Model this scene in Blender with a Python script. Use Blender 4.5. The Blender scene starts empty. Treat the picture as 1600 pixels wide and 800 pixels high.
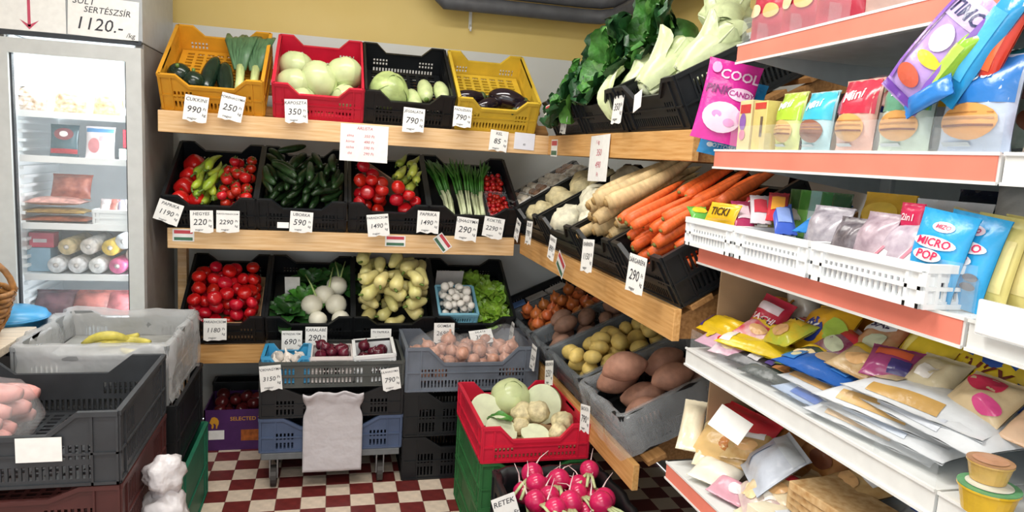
import bpy, bmesh, math, random
import numpy as np
from mathutils import Matrix, Vector, noise

# ------------------------------------------------------------------ camera, world, lights, exposure
scene = bpy.context.scene
COL = scene.collection
CAM_H = 1.47
YAW, PITCH, ROLL = math.radians(14.54), math.radians(8.06), math.radians(-3.39)
fwd = Vector((math.sin(YAW) * math.cos(PITCH), math.cos(YAW) * math.cos(PITCH), -math.sin(PITCH)))
rgt = Vector((math.cos(YAW), -math.sin(YAW), 0))
dwn = fwd.cross(rgt)
rg2 = math.cos(ROLL) * rgt + math.sin(ROLL) * dwn
dn2 = -math.sin(ROLL) * rgt + math.cos(ROLL) * dwn
cd = bpy.data.cameras.new('camera')
cd.sensor_width = 36.0
cd.lens = 1100.0 / 1600.0 * 36.0
cd.clip_start = 0.02
cam = bpy.data.objects.new('camera', cd)
COL.objects.link(cam)
cm = Matrix((rg2, -dn2, -fwd)).transposed().to_4x4()
cm.translation = (0, 0, CAM_H)
cam.matrix_world = cm
scene.camera = cam

world = bpy.data.worlds.new('world')
scene.world = world
world.use_nodes = True
bg = world.node_tree.nodes['Background']
bg.inputs[0].default_value = (0.93, 0.97, 1.0, 1)
bg.inputs[1].default_value = 1.35

def area(name, loc, sx, sy, power, color=(1, 0.97, 0.92), rot=(0, 0, 0)):
    l = bpy.data.lights.new(name, 'AREA')
    l.shape = 'RECTANGLE'; l.size = sx; l.size_y = sy; l.energy = power; l.color = color
    o = bpy.data.objects.new(name, l); COL.objects.link(o)
    o.location = loc; o.rotation_euler = rot
    return o
area('ceiling_tube_light', (-0.15, 1.15, 2.6), 1.5, 0.22, 34)
area('ceiling_tube_light', (0.1, 2.55, 2.62), 1.5, 0.22, 20)
area('ceiling_tube_light', (0.0, -0.5, 2.6), 1.5, 0.22, 30)
area('shop_window_daylight', (-2.26, -0.35, 1.55), 1.3, 1.5, 19, (0.92, 0.97, 1.0), (0, math.radians(-90), 0))

scene.view_settings.view_transform = 'Standard'
scene.view_settings.look = 'None'
scene.view_settings.gamma = 1.0
scene.view_settings.use_curve_mapping = False
scene.view_settings.exposure = 0.02

# ------------------------------------------------------------------ materials
def lin(h):
    if isinstance(h, str):
        h = h.lstrip('#'); c = [int(h[i:i + 2], 16) / 255 for i in (0, 2, 4)]
    else:
        c = [x / 255 for x in h]
    return [x / 12.92 if x <= 0.04045 else ((x + 0.055) / 1.055) ** 2.4 for x in c]

_M = {}
def mat(h, rough=0.5, amp=0.10, scale=25.0, vary=0.0, bump=0.0, bscale=None, metal=0.0, coat=0.0, stretch=(1, 1, 1), sss=0.0, hue=0.0, c2=None, spec=0.5):
    key = (str(h), rough, amp, scale, vary, bump, bscale, metal, coat, stretch, sss, hue, str(c2), spec)
    if key in _M: return _M[key]
    m = bpy.data.materials.new('surface'); m.use_nodes = True
    nt = m.node_tree; N = nt.nodes; L = nt.links
    p = N['Principled BSDF']
    p.inputs['Roughness'].default_value = rough
    p.inputs['Metallic'].default_value = metal
    p.inputs['Specular IOR Level'].default_value = spec
    if coat: p.inputs['Coat Weight'].default_value = coat; p.inputs['Coat Roughness'].default_value = 0.1
    if sss:
        p.inputs['Subsurface Weight'].default_value = sss; p.inputs['Subsurface Scale'].default_value = 0.01
    tc = N.new('ShaderNodeTexCoord'); mp = N.new('ShaderNodeMapping'); mp.inputs['Scale'].default_value = stretch
    nz = N.new('ShaderNodeTexNoise'); nz.inputs['Scale'].default_value = scale; nz.inputs['Detail'].default_value = 4
    L.new(tc.outputs['Object'], mp.inputs[0]); L.new(mp.outputs[0], nz.inputs['Vector'])
    mix = N.new('ShaderNodeMix'); mix.data_type = 'RGBA'
    a = lin(h)
    if c2 is None:
        lo = [x * (1 - amp * 1.6) for x in a]; hi = [min(1, x * (1 + amp * 1.2)) for x in a]
    else:
        lo = lin(c2); hi = a
    mix.inputs[6].default_value = (*lo, 1); mix.inputs[7].default_value = (*hi, 1)
    mr = N.new('ShaderNodeMapRange'); mr.inputs[1].default_value = 0.32; mr.inputs[2].default_value = 0.68
    L.new(nz.outputs['Fac'], mr.inputs[0]); L.new(mr.outputs[0], mix.inputs[0])
    out = mix.outputs[2]
    if vary or hue:
        oi = N.new('ShaderNodeObjectInfo'); hs = N.new('ShaderNodeHueSaturation')
        r1 = N.new('ShaderNodeMapRange'); r1.inputs[3].default_value = 1 - vary; r1.inputs[4].default_value = 1 + vary
        r2 = N.new('ShaderNodeMapRange'); r2.inputs[3].default_value = 0.5 + hue; r2.inputs[4].default_value = 0.5 - hue
        L.new(oi.outputs['Random'], r1.inputs[0]); L.new(oi.outputs['Random'], r2.inputs[0])
        L.new(r1.outputs[0], hs.inputs['Value']); L.new(r2.outputs[0], hs.inputs['Hue']); L.new(out, hs.inputs['Color'])
        out = hs.outputs[0]
    L.new(out, p.inputs['Base Color'])
    if bump:
        b = N.new('ShaderNodeBump'); b.inputs['Strength'].default_value = bump; b.inputs['Distance'].default_value = 0.004
        n2 = N.new('ShaderNodeTexNoise'); n2.inputs['Scale'].default_value = bscale or scale * 3; n2.inputs['Detail'].default_value = 3
        L.new(mp.outputs[0], n2.inputs['Vector']); L.new(n2.outputs['Fac'], b.inputs['Height']); L.new(b.outputs[0], p.inputs['Normal'])
    _M[key] = m
    return m

def film(name, clear=0.75, tint='f2f6fa', rough=0.12, bump=0.3):
    m = bpy.data.materials.new(name); m.use_nodes = True
    nt = m.node_tree; N = nt.nodes; L = nt.links; p = N['Principled BSDF']
    p.inputs['Base Color'].default_value = (*lin(tint), 1); p.inputs['Roughness'].default_value = rough
    tr = N.new('ShaderNodeBsdfTransparent'); mx = N.new('ShaderNodeMixShader'); mx.inputs[0].default_value = 1 - clear
    if bump:
        tc = N.new('ShaderNodeTexCoord'); nz = N.new('ShaderNodeTexNoise'); nz.inputs['Scale'].default_value = 22
        b = N.new('ShaderNodeBump'); b.inputs['Strength'].default_value = bump; b.inputs['Distance'].default_value = 0.02
        L.new(tc.outputs['Object'], nz.inputs['Vector']); L.new(nz.outputs['Fac'], b.inputs['Height']); L.new(b.outputs[0], p.inputs['Normal'])
    L.new(tr.outputs[0], mx.inputs[1]); L.new(p.outputs[0], mx.inputs[2]); L.new(mx.outputs[0], N['Material Output'].inputs[0])
    return m

def glow(name, col, s):
    m = bpy.data.materials.new(name); m.use_nodes = True
    p = m.node_tree.nodes['Principled BSDF']
    p.inputs['Base Color'].default_value = (*lin(col), 1)
    p.inputs['Emission Color'].default_value = (*lin(col), 1); p.inputs['Emission Strength'].default_value = s
    return m

def checker_floor():
    m = bpy.data.materials.new('floor_checker'); m.use_nodes = True
    nt = m.node_tree; N = nt.nodes; L = nt.links; p = N['Principled BSDF']
    tc = N.new('ShaderNodeTexCoord'); ch = N.new('ShaderNodeTexChecker'); ch.inputs['Scale'].default_value = 10.0
    ch.inputs['Color1'].default_value = (*lin('d8c6b2'), 1); ch.inputs['Color2'].default_value = (*lin('6f2a28'), 1)
    L.new(tc.outputs['Object'], ch.inputs['Vector']); L.new(ch.outputs[0], p.inputs['Base Color'])
    p.inputs['Roughness'].default_value = 0.45
    return m

WOOD = mat('ecca9c', 0.55, 0.16, 5, stretch=(1.2, 22, 22), bump=0.15, c2='d8ac74')
WOOD_W = mat('e2b273', 0.55, 0.16, 5, stretch=(1.2, 22, 22), bump=0.15, c2='c9924f')
WOOD_D = mat('b98a55', 0.6, 0.16, 5, stretch=(1.2, 22, 22), bump=0.15, c2='94683a')
BLACK = mat('14171a', 0.42, 0.15, 12)
BLACK2 = mat('181c20', 0.45, 0.15, 12)
CHAR = mat('33363a', 0.5, 0.15, 10)
GREYC = mat('6c7480', 0.5, 0.10, 10)
OLIVEC = mat('4c4f4c', 0.5, 0.12, 10)
BLUEC = mat('4a5a78', 0.5, 0.10, 10)
ORANGEC = mat('d99a26', 0.45, 0.08, 10)
YELLOWC = mat('d9b63a', 0.45, 0.08, 10)
REDC = mat('cf1f3c', 0.42, 0.08, 10)
GREENC = mat('2f6b3a', 0.5, 0.12, 10)
TEALC = mat('1e6a50', 0.5, 0.12, 10)
BROWNC = mat('4a2220', 0.5, 0.12, 10)
WHITEP = mat('eceff0', 0.35, 0.03, 10)
PAPER = mat('f1f1ee', 0.7, 0.03, 40)
INK = mat('3a3a42', 0.7, 0.05)
REDINK = mat('c8506a', 0.7, 0.05)
CARD = mat('b08d68', 0.8, 0.10, 20)
STEEL = mat('9aa0a4', 0.35, 0.05, metal=0.9)
FILM = film('clear_film', 0.84)
FILM_D = film('thin_clear_film', 0.90)
FILM_W = film('milky_film', 0.62, 'e6e8ea', 0.2)
FILM_K = film('smoky_film', 0.72, '9aa2a8', 0.22)
GLASS = film('door_glass', 0.93, 'eef6f8', 0.03, 0)
CLEARP = film('clear_plastic', 0.93, 'eaf2f6', 0.06, 0)

# ------------------------------------------------------------------ mesh helpers
class MB:
    def __init__(s): s.v = []; s.f = []
    def add(s, vs, fs, m=None):
        o = len(s.v)
        s.v += [tuple(m @ Vector(p)) for p in vs] if m is not None else [tuple(p) for p in vs]
        s.f += [tuple(i + o for i in f) for f in fs]
        return s
    def box(s, x0, x1, y0, y1, z0, z1, m=None):
        return s.add([(x0, y0, z0), (x1, y0, z0), (x1, y1, z0), (x0, y1, z0), (x0, y0, z1), (x1, y0, z1), (x1, y1, z1), (x0, y1, z1)],
                     [(0, 3, 2, 1), (4, 5, 6, 7), (0, 1, 5, 4), (1, 2, 6, 5), (2, 3, 7, 6), (3, 0, 4, 7)], m)
    def hexa(s, pts, m=None):
        return s.add(pts, [(0, 3, 2, 1), (4, 5, 6, 7), (0, 1, 5, 4), (1, 2, 6, 5), (2, 3, 7, 6), (3, 0, 4, 7)], m)
    def tube(s, pts, rad, n=8, m=None, cap=True, flat=1.0):
        pts = [Vector(p) for p in pts]
        if not hasattr(rad, '__len__'): rad = [rad] * len(pts)
        d = (pts[1] - pts[0]).normalized()
        up = Vector((0, 0, 1)) if abs(d.z) < 0.9 else Vector((0, 1, 0))
        a = d.cross(up).normalized(); vs = []
        for i, p in enumerate(pts):
            if i == 0: t = pts[1] - pts[0]
            elif i == len(pts) - 1: t = pts[i] - pts[i - 1]
            else: t = pts[i + 1] - pts[i - 1]
            t.normalize(); a = (a - t * a.dot(t)).normalized(); b = t.cross(a)
            for k in range(n):
                th = 2 * math.pi * k / n
                vs.append(p + a * math.cos(th) * rad[i] + b * math.sin(th) * rad[i] * flat)
        fs = []
        for i in range(len(pts) - 1):
            for k in range(n):
                k2 = (k + 1) % n
                fs.append((i * n + k, i * n + k2, (i + 1) * n + k2, (i + 1) * n + k))
        if cap:
            fs.append(tuple(range(n - 1, -1, -1))); e = (len(pts) - 1) * n; fs.append(tuple(e + k for k in range(n)))
        return s.add(vs, fs, m)
    def rev(s, prof, n=12, rf=None, m=None):
        vs = []; rows = []
        for (r, z) in prof:
            if r < 1e-6:
                rows.append([len(vs)]); vs.append((0, 0, z))
            else:
                row = []
                for k in range(n):
                    th = 2 * math.pi * k / n; q = r * (rf(th, z) if rf else 1)
                    row.append(len(vs)); vs.append((q * math.cos(th), q * math.sin(th), z))
                rows.append(row)
        fs = []
        for a, b in zip(rows[:-1], rows[1:]):
            for k in range(n):
                k2 = (k + 1) % n
                if len(a) == 1 and len(b) == 1: continue
                if len(a) == 1: fs.append((a[0], b[k2], b[k]))
                elif len(b) == 1: fs.append((a[k], a[k2], b[0]))
                else: fs.append((a[k], a[k2], b[k2], b[k]))
        return s.add(vs, fs, m)
    def grid(s, P, wrap=False, m=None):
        nu = len(P); nv = len(P[0])
        vs = [p for row in P for p in row]; fs = []
        for i in range(nu if wrap else nu - 1):
            i2 = (i + 1) % nu
            for j in range(nv - 1):
                fs.append((i * nv + j, i2 * nv + j, i2 * nv + j + 1, i * nv + j + 1))
        return s.add(vs, fs, m)
    def mesh(s, name='mesh', smooth=True, bevel=0.0):
        me = bpy.data.meshes.new(name); me.from_pydata(s.v, [], s.f)
        if bevel:
            bm = bmesh.new(); bm.from_mesh(me)
            bmesh.ops.bevel(bm, geom=list(bm.edges), offset=bevel, segments=2, affect='EDGES', profile=0.5)
            bm.to_mesh(me); bm.free()
        if smooth: me.polygons.foreach_set('use_smooth', [True] * len(me.polygons))
        me.update()
        return me

def ob(name, me, m=None, parent=None, M4=None):
    if isinstance(me, MB): me = me.mesh(name, False)
    o = bpy.data.objects.new(name, me); COL.objects.link(o)
    if m is not None and me is not None:
        if not me.materials: me.materials.append(m)
        elif me.materials[0] != m:
            o.material_slots[0].link = 'OBJECT'; o.material_slots[0].material = m
    if parent is not None: o.parent = parent
    if M4 is not None: o.matrix_basis = M4
    return o
def tag(o, label, cat, group=None, kind=None):
    o['label'] = label; o['category'] = cat
    if group: o['group'] = group
    if kind: o['kind'] = kind
    return o
def empty(name, M4=None):
    o = bpy.data.objects.new(name, None); COL.objects.link(o); o.empty_display_size = 0.05
    if M4 is not None: o.matrix_basis = M4
    return o
def T(x, y, z): return Matrix.Translation((x, y, z))
def RX(d): return Matrix.Rotation(math.radians(d), 4, 'X')
def RY(d): return Matrix.Rotation(math.radians(d), 4, 'Y')
def RZ(d): return Matrix.Rotation(math.radians(d), 4, 'Z')
def SC(x, y=None, z=None):
    if y is None: y = z = x
    return Matrix.Diagonal((x, y, z, 1))
def struct(name, me, m):
    o = ob(name, me, m); o['kind'] = 'structure'; return o
def boxpart(name, x0, x1, y0, y1, z0, z1, m, parent=None, bevel=0.003, M4=None):
    return ob(name, MB().box(x0, x1, y0, y1, z0, z1).mesh(name, False, bevel), m, parent, M4)

_txt = {}
def text_mesh(s, size, shear=0.15, bold=0.0):
    key = (s, shear, bold)
    if key not in _txt:
        cu = bpy.data.curves.new('t', 'FONT'); cu.body = s; cu.size = 1.0; cu.align_x = 'CENTER'; cu.align_y = 'CENTER'
        cu.resolution_u = 2; cu.shear = shear; cu.offset = bold
        o = bpy.data.objects.new('t', cu); COL.objects.link(o)
        bpy.context.view_layer.update()
        me = bpy.data.meshes.new_from_object(o.evaluated_get(bpy.context.evaluated_depsgraph_get()))
        _txt[key] = ([tuple(v.co) for v in me.vertices], [tuple(p.vertices) for p in me.polygons])
        bpy.data.objects.remove(o); bpy.data.curves.remove(cu); bpy.data.meshes.remove(me)
    vs, fs = _txt[key]
    return [(x * size, y * size, 0) for x, y, z in vs], fs

# ------------------------------------------------------------------ the room
def wall_paint():
    m = bpy.data.materials.new('two_tone_wall_paint'); m.use_nodes = True
    nt = m.node_tree; N = nt.nodes; L = nt.links; p = N['Principled BSDF']; p.inputs['Roughness'].default_value = 0.6
    tc = N.new('ShaderNodeTexCoord'); sp = N.new('ShaderNodeSeparateXYZ'); gt = N.new('ShaderNodeMath'); gt.operation = 'GREATER_THAN'
    gt.inputs[1].default_value = 2.015
    nz = N.new('ShaderNodeTexNoise'); nz.inputs['Scale'].default_value = 3; nz.inputs['Detail'].default_value = 5
    a = N.new('ShaderNodeMix'); a.data_type = 'RGBA'; a.inputs[6].default_value = (*lin('dcc06a'), 1); a.inputs[7].default_value = (*lin('e8d088'), 1)
    b = N.new('ShaderNodeMix'); b.data_type = 'RGBA'; b.inputs[6].default_value = (*lin('d4d8d6'), 1); b.inputs[7].default_value = (*lin('e2e5e3'), 1)
    c = N.new('ShaderNodeMix'); c.data_type = 'RGBA'
    L.new(tc.outputs['Object'], sp.inputs[0]); L.new(tc.outputs['Object'], nz.inputs['Vector']); L.new(sp.outputs[2], gt.inputs[0])
    L.new(nz.outputs['Fac'], a.inputs[0]); L.new(nz.outputs['Fac'], b.inputs[0])
    L.new(gt.outputs[0], c.inputs[0]); L.new(b.outputs[2], c.inputs[6]); L.new(a.outputs[2], c.inputs[7]); L.new(c.outputs[2], p.inputs['Base Color'])
    return m
PAINT = wall_paint()
YB, XR = 3.85, 1.60
fl = struct('floor', MB().box(-2.3, XR, -1.6, YB, -0.06, -0.006), checker_floor())
tm = MB().box(0.001, 0.099, 0.001, 0.099, -0.006, 0).mesh('tile', False, 0.001)
TM = [mat('6f2a28', 0.38, 0.14, 30, vary=0.12), mat('dccab6', 0.38, 0.08, 30, vary=0.07)]
tms = []
for k in range(2):
    c = tm.copy(); c.materials.append(TM[k]); tms.append(c)
for i in range(-8, 9):
    for j in range(21, 37):
        ob('tile', tms[(i + j) % 2], None, fl, T(i * 0.1, j * 0.1, 0))
struct('wall_back', MB().box(-2.3, XR + 0.1, YB, YB + 0.1, 0, 2.75), PAINT)
struct('wall_right', MB().box(XR, XR + 0.1, -1.6, YB, 0, 2.75), PAINT)
struct('wall_left', MB().box(-2.4, -2.3, -1.6, YB, 0, 2.75), PAINT)
wf = struct('window_1', MB().box(-2.299, -2.27, -1.10, -1.05, 0.75, 2.35).box(-2.299, -2.27, 0.35, 0.40, 0.75, 2.35).box(-2.299, -2.27, -1.05, 0.35, 0.75, 0.82).box(-2.299, -2.27, -1.05, 0.35, 2.28, 2.35), WHITEP)
struct('ceiling', MB().box(-2.4, XR + 0.1, -1.6, YB + 0.1, 2.75, 2.85), mat('e6e2d6', 0.8, 0.03, 4))

# fluorescent fittings that carry the ceiling lights
for i, (x, y) in enumerate([(-0.15, 1.15), (0.1, 2.55), (0.0, -0.5)]):
    t = tag(empty('ceiling_lamp', T(x, y, 2.75)), ['fluorescent ceiling fitting over the middle of the aisle', 'fluorescent ceiling fitting above the vegetable shelves', 'fluorescent ceiling fitting behind the viewer'][i], 'lamp', 'ceiling fittings')
    boxpart('housing', -0.78, 0.78, -0.13, 0.13, -0.07, 0, WHITEP, t)

# insulated pipes under the ceiling, turning round the corner
pt = tag(empty('insulated_pipe', T(0, 0, 0)), 'dark grey insulated pipes running along the yellow wall near the ceiling', 'pipe')
GP = mat('5a5c61', 0.55, 0.1, 20, bump=0.1)
for nm, dz, dy, r in (('pipe', 2.225, 3.70, 0.038), ('pipe', 2.30, 3.69, 0.036)):
    path = [(0.40, dy, 2.62), (0.42, dy, 2.45), (0.46, dy, dz + 0.06), (0.53, dy, dz), (0.9, dy, dz + 0.004), (1.27, dy, dz + 0.006), (1.36, dy - 0.02, dz + 0.006),
            (1.42, dy - 0.08, dz + 0.01), (1.44, dy - 0.2, dz + 0.02), (1.45, 2.6, dz + 0.06), (1.46, 1.2, dz + 0.12)]
    ob(nm, MB().tube(path, r, 12).mesh(nm), GP, pt)
for x in (0.7, 1.15):
    ob('clamp', MB().box(x - 0.012, x + 0.012, 3.64, 3.85, 2.335, 2.35).mesh('clamp', False), STEEL, pt)
hk = tag(empty('wall_hook', T(0.69, 3.845, 2.13)), 'small clear plastic hook with a strap on the yellow wall', 'hook')
ob('strap', MB().box(-0.008, 0.008, -0.006, 0, 0.0, 0.13).mesh('strap', False), WHITEP, hk)
ob('hook', MB().tube([(0, -0.004, 0.02), (0, -0.012, -0.01), (0, -0.03, -0.015), (0, -0.035, 0.005)], 0.005, 8).mesh('hook'), WHITEP, hk)

# ------------------------------------------------------------------ wooden shelves
def shelf(label, L, M4, tilt, deck=0.42, front=None, wood=WOOD, h=0.087, group='wooden produce shelves', wall=0.55, endin=0.0):
    t = tag(empty('wooden_shelf', M4), label, 'shelf', group)
    f0, f1 = front or (0, L)
    boxpart('front_board', f0, f1, 0, 0.022, -h, 0, wood, t, 0.002)
    tl = T(0, 0.026, 0.002) @ RX(tilt)
    for k, y in enumerate((0.02, deck * 0.5, deck - 0.06)):
        boxpart('slat', 0, L, y, y + 0.07, -0.02, -0.003, WOOD_D, t, 0.002, tl)
    for x in (0.02, L * 0.5, L - 0.06 - endin):
        s = math.tan(math.radians(tilt))
        mb = MB().hexa([(x, 0.03, -h), (x + 0.035, 0.03, -h), (x + 0.035, wall, -h), (x, wall, -h),
                        (x, 0.03, -0.024), (x + 0.035, 0.03, -0.024), (x + 0.035, wall, -0.026 + s * (wall - 0.03)), (x, wall, -0.026 + s * (wall - 0.03))])
        ob('bracket', mb, WOOD_D, t)
    return t
shelf('topmost pine shelf along the back wall, front board with pinned price cards', 1.66, T(-0.69, 3.15, 1.572), 33)
shelf('middle pine shelf along the back wall with small flag stickers', 1.53, T(-0.68, 3.25, 1.082), 30)
shelf('lowest pine shelf along the back wall, short front board left of the trolley', 1.55, T(-0.66, 3.35, 0.537), 30, front=(-0.0, 0.395), wood=WOOD_W, wall=0.48)
FRR = RZ(-90)
shelf('topmost pine shelf along the right wall carrying the cabbages', 1.36, T(0.955, 3.14, 1.572) @ FRR, 28, wood=WOOD_W)
shelf('middle pine shelf along the right wall below parsnips and carrots', 1.98, T(0.875, 3.625, 1.098) @ FRR, 30, wood=WOOD_W, front=(0.39, 1.98))
shelf('lowest pine shelf along the right wall under the potato crates', 1.83, T(0.945, 3.78, 0.522) @ FRR, 24, wood=WOOD_W, wall=0.6, front=(0.45, 1.83), endin=0.18)
for x, y, lab in ((-0.70, 3.55, 'pale wooden upright beside the fridge'),):
    tag(boxpart('wooden_post', x, x + 0.04, y, y + 0.06, 0, 0.99, WOOD, None, 0.003), lab, 'post', 'shelf uprights')

# ------------------------------------------------------------------ crates
_pan = {}
def panel(w, h, slots, t, nd=0.0, lip=True, na=0.16, nb=0.28, grid=False):
    """perforated wall: x 0..w, z 0..h, thickness t towards +y; the top edge dips by nd in the middle"""
    key = (round(w, 3), round(h, 3), slots, t, nd, lip, grid)
    if key in _pan: return _pan[key]
    holes = []
    if grid:
        nx = max(3, int(w / 0.045)); nz = max(3, int(h / 0.03))
        for a in range(nx):
            for b in range(nz):
                cx = 0.02 + (w - 0.04) * (a + 0.5) / nx; cz = 0.02 + (h - 0.04) * (b + 0.5) / nz
                holes.append((cx - (w - 0.04) / nx * 0.34, cx + (w - 0.04) / nx * 0.34, cz - (h - 0.04) / nz * 0.3, cz + (h - 0.04) / nz * 0.3))
    elif slots:
        n = max(6, int(w / 0.017))
        top = h - nd - 0.02
        rows = ((0.12, 0.46), (0.56, 0.92)) if slots != 1 else ((0.15, 0.85),)
        for ri, (z0, z1) in enumerate(rows):
            for a in range(n):
                c = 0.03 + (w - 0.06) * (a + 0.5) / n
                f = (c / w)
                if ri == 1 and slots == 2 and (0.30 < f < 0.70): continue
                if slots == 3 and (0.24 < f < 0.28 or 0.72 < f < 0.76): continue
                if f < 0.1 or f > 0.9: continue
                g = (w - 0.06) / n * 0.27
                holes.append((c - g, c + g, z0 * top + 0.004, z1 * top))
    xs = {0, w}; zs = {0, h}
    for a, b, c, d in holes: xs |= {a, b}; zs |= {c, d}
    if nd: xs |= {w * na, w * nb, w * (1 - nb), w * (1 - na)}; zs.add(h - nd - 0.01)
    xs = sorted(xs); zs = sorted(zs)
    def topz(x):
        if not nd: return h
        f = min(x, w - x) / w
        return h - nd * min(1, max(0, (f - na) / (nb - na)))
    nx, nz = len(xs), len(zs)
    fill = np.ones((nx - 1, nz - 1), bool)
    for a, b, c, d in holes:
        for i in range(nx - 1):
            if a <= (xs[i] + xs[i + 1]) / 2 <= b:
                for j in range(nz - 1):
                    if c <= (zs[j] + zs[j + 1]) / 2 <= d: fill[i, j] = False
    mb = MB(); vs = []
    for y in (0, t):
        for i in range(nx):
            for j in range(nz):
                vs.append((xs[i], y, topz(xs[i]) if j == nz - 1 else zs[j]))
    I = lambda s, i, j: s * nx * nz + i * nz + j
    fs = []
    for i in range(nx - 1):
        for j in range(nz - 1):
            if not fill[i, j]: continue
            fs.append((I(0, i, j), I(0, i + 1, j), I(0, i + 1, j + 1), I(0, i, j + 1)))
            fs.append((I(1, i, j), I(1, i, j + 1), I(1, i + 1, j + 1), I(1, i + 1, j)))
            for di, dj, (p, q) in ((-1, 0, ((i, j + 1), (i, j))), (1, 0, ((i + 1, j), (i + 1, j + 1))), (0, -1, ((i, j), (i + 1, j))), (0, 1, ((i + 1, j + 1), (i, j + 1)))):
                a, b = i + di, j + dj
                if 0 <= a < nx - 1 and 0 <= b < nz - 1 and fill[a, b]: continue
                fs.append((I(0, *q), I(0, *p), I(1, *p), I(1, *q)))
    mb.add(vs, fs)
    if lip:
        px = [0] + ([w * na, w * nb, w * (1 - nb), w * (1 - na)] if nd else []) + [w]
        for a, b in zip(px[:-1], px[1:]):
            za, zb = topz(a), topz(b)
            mb.hexa([(a, -0.007, za - 0.012), (b, -0.007, zb - 0.012), (b, t, zb - 0.012), (a, t, za - 0.012), (a, -0.007, za + 0.001), (b, -0.007, zb + 0.001), (b, t, zb + 0.001), (a, t, za + 0.001)])
        mb.box(0, w, -0.005, 0.001, h * 0.42, h * 0.42 + 0.006)
        mb.box(0, w, -0.005, 0.001, 0, 0.008)
        for x in (0, w * 0.1, w * 0.9 - 0.006, w - 0.006): mb.box(x, x + 0.006, -0.005, 0.001, 0, h - 0.01)
    _pan[key] = mb
    return mb
_cmesh = {}
def crate(label, W, D, H, m, M4, nd=0.045, slots=2, group=None, name='produce_crate', t=0.007, wallnames=True, splay=0.0, cat='crate'):
    """local frame: x centred, y 0 (front) .. D (back), z 0 (bottom) .. H"""
    r = tag(empty(name, M4), label, cat, group)
    def pm(key, mb):
        k = (key, m.name)
        if k not in _cmesh:
            me = mb.mesh(key[0], False); me.materials.append(m); _cmesh[k] = me
        return _cmesh[k]
    R = lambda v: round(v, 3)
    f = pm(('front', R(W), R(H), nd, slots), panel(W, H, slots, t, nd))
    s = pm(('side', R(D), R(H), nd, slots), panel(D, H, slots, t, 0.0))
    b = pm(('base', R(W), R(D)), panel(W - 2 * t, D - 2 * t, 0, 0.006, 0, False, grid=True))
    ob('front_wall', f, None, r, T(-W / 2, 0, 0))
    ob('back_wall', f, None, r, T(W / 2, D, 0) @ RZ(180))
    ob('side_wall', s, None, r, T(-W / 2, D, 0) @ RZ(-90))
    ob('side_wall', s, None, r, T(W / 2, 0, 0) @ RZ(90))
    ob('base', b, None, r, T(-W / 2 + t, D - t, 0.008) @ RX(90))
    return r

def nz3(x, y, z, s=1.0): return noise.noise(Vector((x * s, y * s, z * s)))
def liner(name, label, W, D, H, m, M4, inside=0.07, outside=0.07, seed=0, group=None, amp=0.010, sag=None, flare=0.0):
    """thin plastic bag folded over the rim of a crate"""
    n = 56; P = []
    rr = 0.04
    per = []
    pts = [(-W / 2, 0), (W / 2, 0), (W / 2, D), (-W / 2, D)]
    for e in range(4):
        a = Vector(pts[e]); b = Vector(pts[(e + 1) % 4])
        nn = Vector((b.y - a.y, -(b.x - a.x))).normalized()
        for k in range(n // 4): per.append((a.lerp(b, (k + 0.5) / (n // 4)), nn, e))
    for i, (p, nn, e) in enumerate(per):
        row = []
        for j in range(9):
            v = j / 8
            if v < 0.45: q = v / 0.45; off = -0.012 - 0.006 * (1 - q); z = H - inside * (1 - q)
            elif v < 0.6: q = (v - 0.45) / 0.15; off = -0.012 + 0.028 * q; z = H + 0.008
            else: q = (v - 0.6) / 0.4; off = 0.016 + flare * q; z = H + 0.008 - (outside + (sag[e] if sag else 0)) * q * (0.8 + 0.4 * abs(nz3(i * 0.35, seed, 3.1)))
            w = amp * nz3(p.x * 14 + seed * 5, p.y * 14, z * 9 + seed)
            x, y = p.x + nn.x * (off + w), p.y + nn.y * (off + w)
            row.append((x, y, z + 0.6 * w))
        P.append(row)
    me = MB().grid(P, True).mesh(name)
    return tag(ob(name, me, m, None, M4), label, 'plastic bag', group)

CR = {}
def put_crate(key, label, W, D, H, m, M4, **k):
    CR[key] = (M4, W, D, H); return crate(label, W, D, H, m, M4, **k)
HB = 0.16
GS = 'crates on the produce shelves'
for key, x, W, m, lab in (('T1', -0.481, 0.388, ORANGEC, 'orange-yellow plastic crate holding dark courgettes and leeks'),
                          ('T2', -0.065, 0.362, REDC, 'red plastic crate of pale cabbages on the top shelf'),
                          ('T3', 0.315, 0.378, BLACK, 'black crate with lettuce and pale marrows on the top shelf'),
                          ('T4', 0.708, 0.364, YELLOWC, 'lemon-yellow plastic crate holding aubergines')):
    put_crate(key, lab, W, 0.45, HB, m, T(x, 3.177, 1.575) @ RX(33), group=GS)
for key, x, W, lab in (('A1', -0.505, 0.362, 'black crate shared by red peppers, green peppers and vine tomatoes'),
                       ('A2', -0.128, 0.372, 'black crate full of small dark cucumbers'),
                       ('A3', 0.248, 0.346, 'black crate split by cardboard between tomatoes and light green peppers'),
                       ('A4', 0.642, 0.418, 'black crate with spring onions and cherry tomato punnets')):
    put_crate(key, lab, W, 0.45, HB, BLACK2, T(x, 3.277, 1.085) @ RX(30), group=GS)
for key, x, W, lab in (('B1', -0.469, 0.345, 'black crate heaped with red tomatoes on the lowest shelf'),
                       ('B2', -0.09, 0.383, 'black crate with leafy bunches and white kohlrabi'),
                       ('B3', 0.300, 0.378, 'black crate heaped with pale yellow peppers'),
                       ('B4', 0.696, 0.386, 'black crate holding mushrooms in a blue basket and green lettuces')):
    put_crate(key, lab, W, 0.45, HB, BLACK, T(x, 3.377, 0.542) @ RX(30), group=GS)
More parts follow.
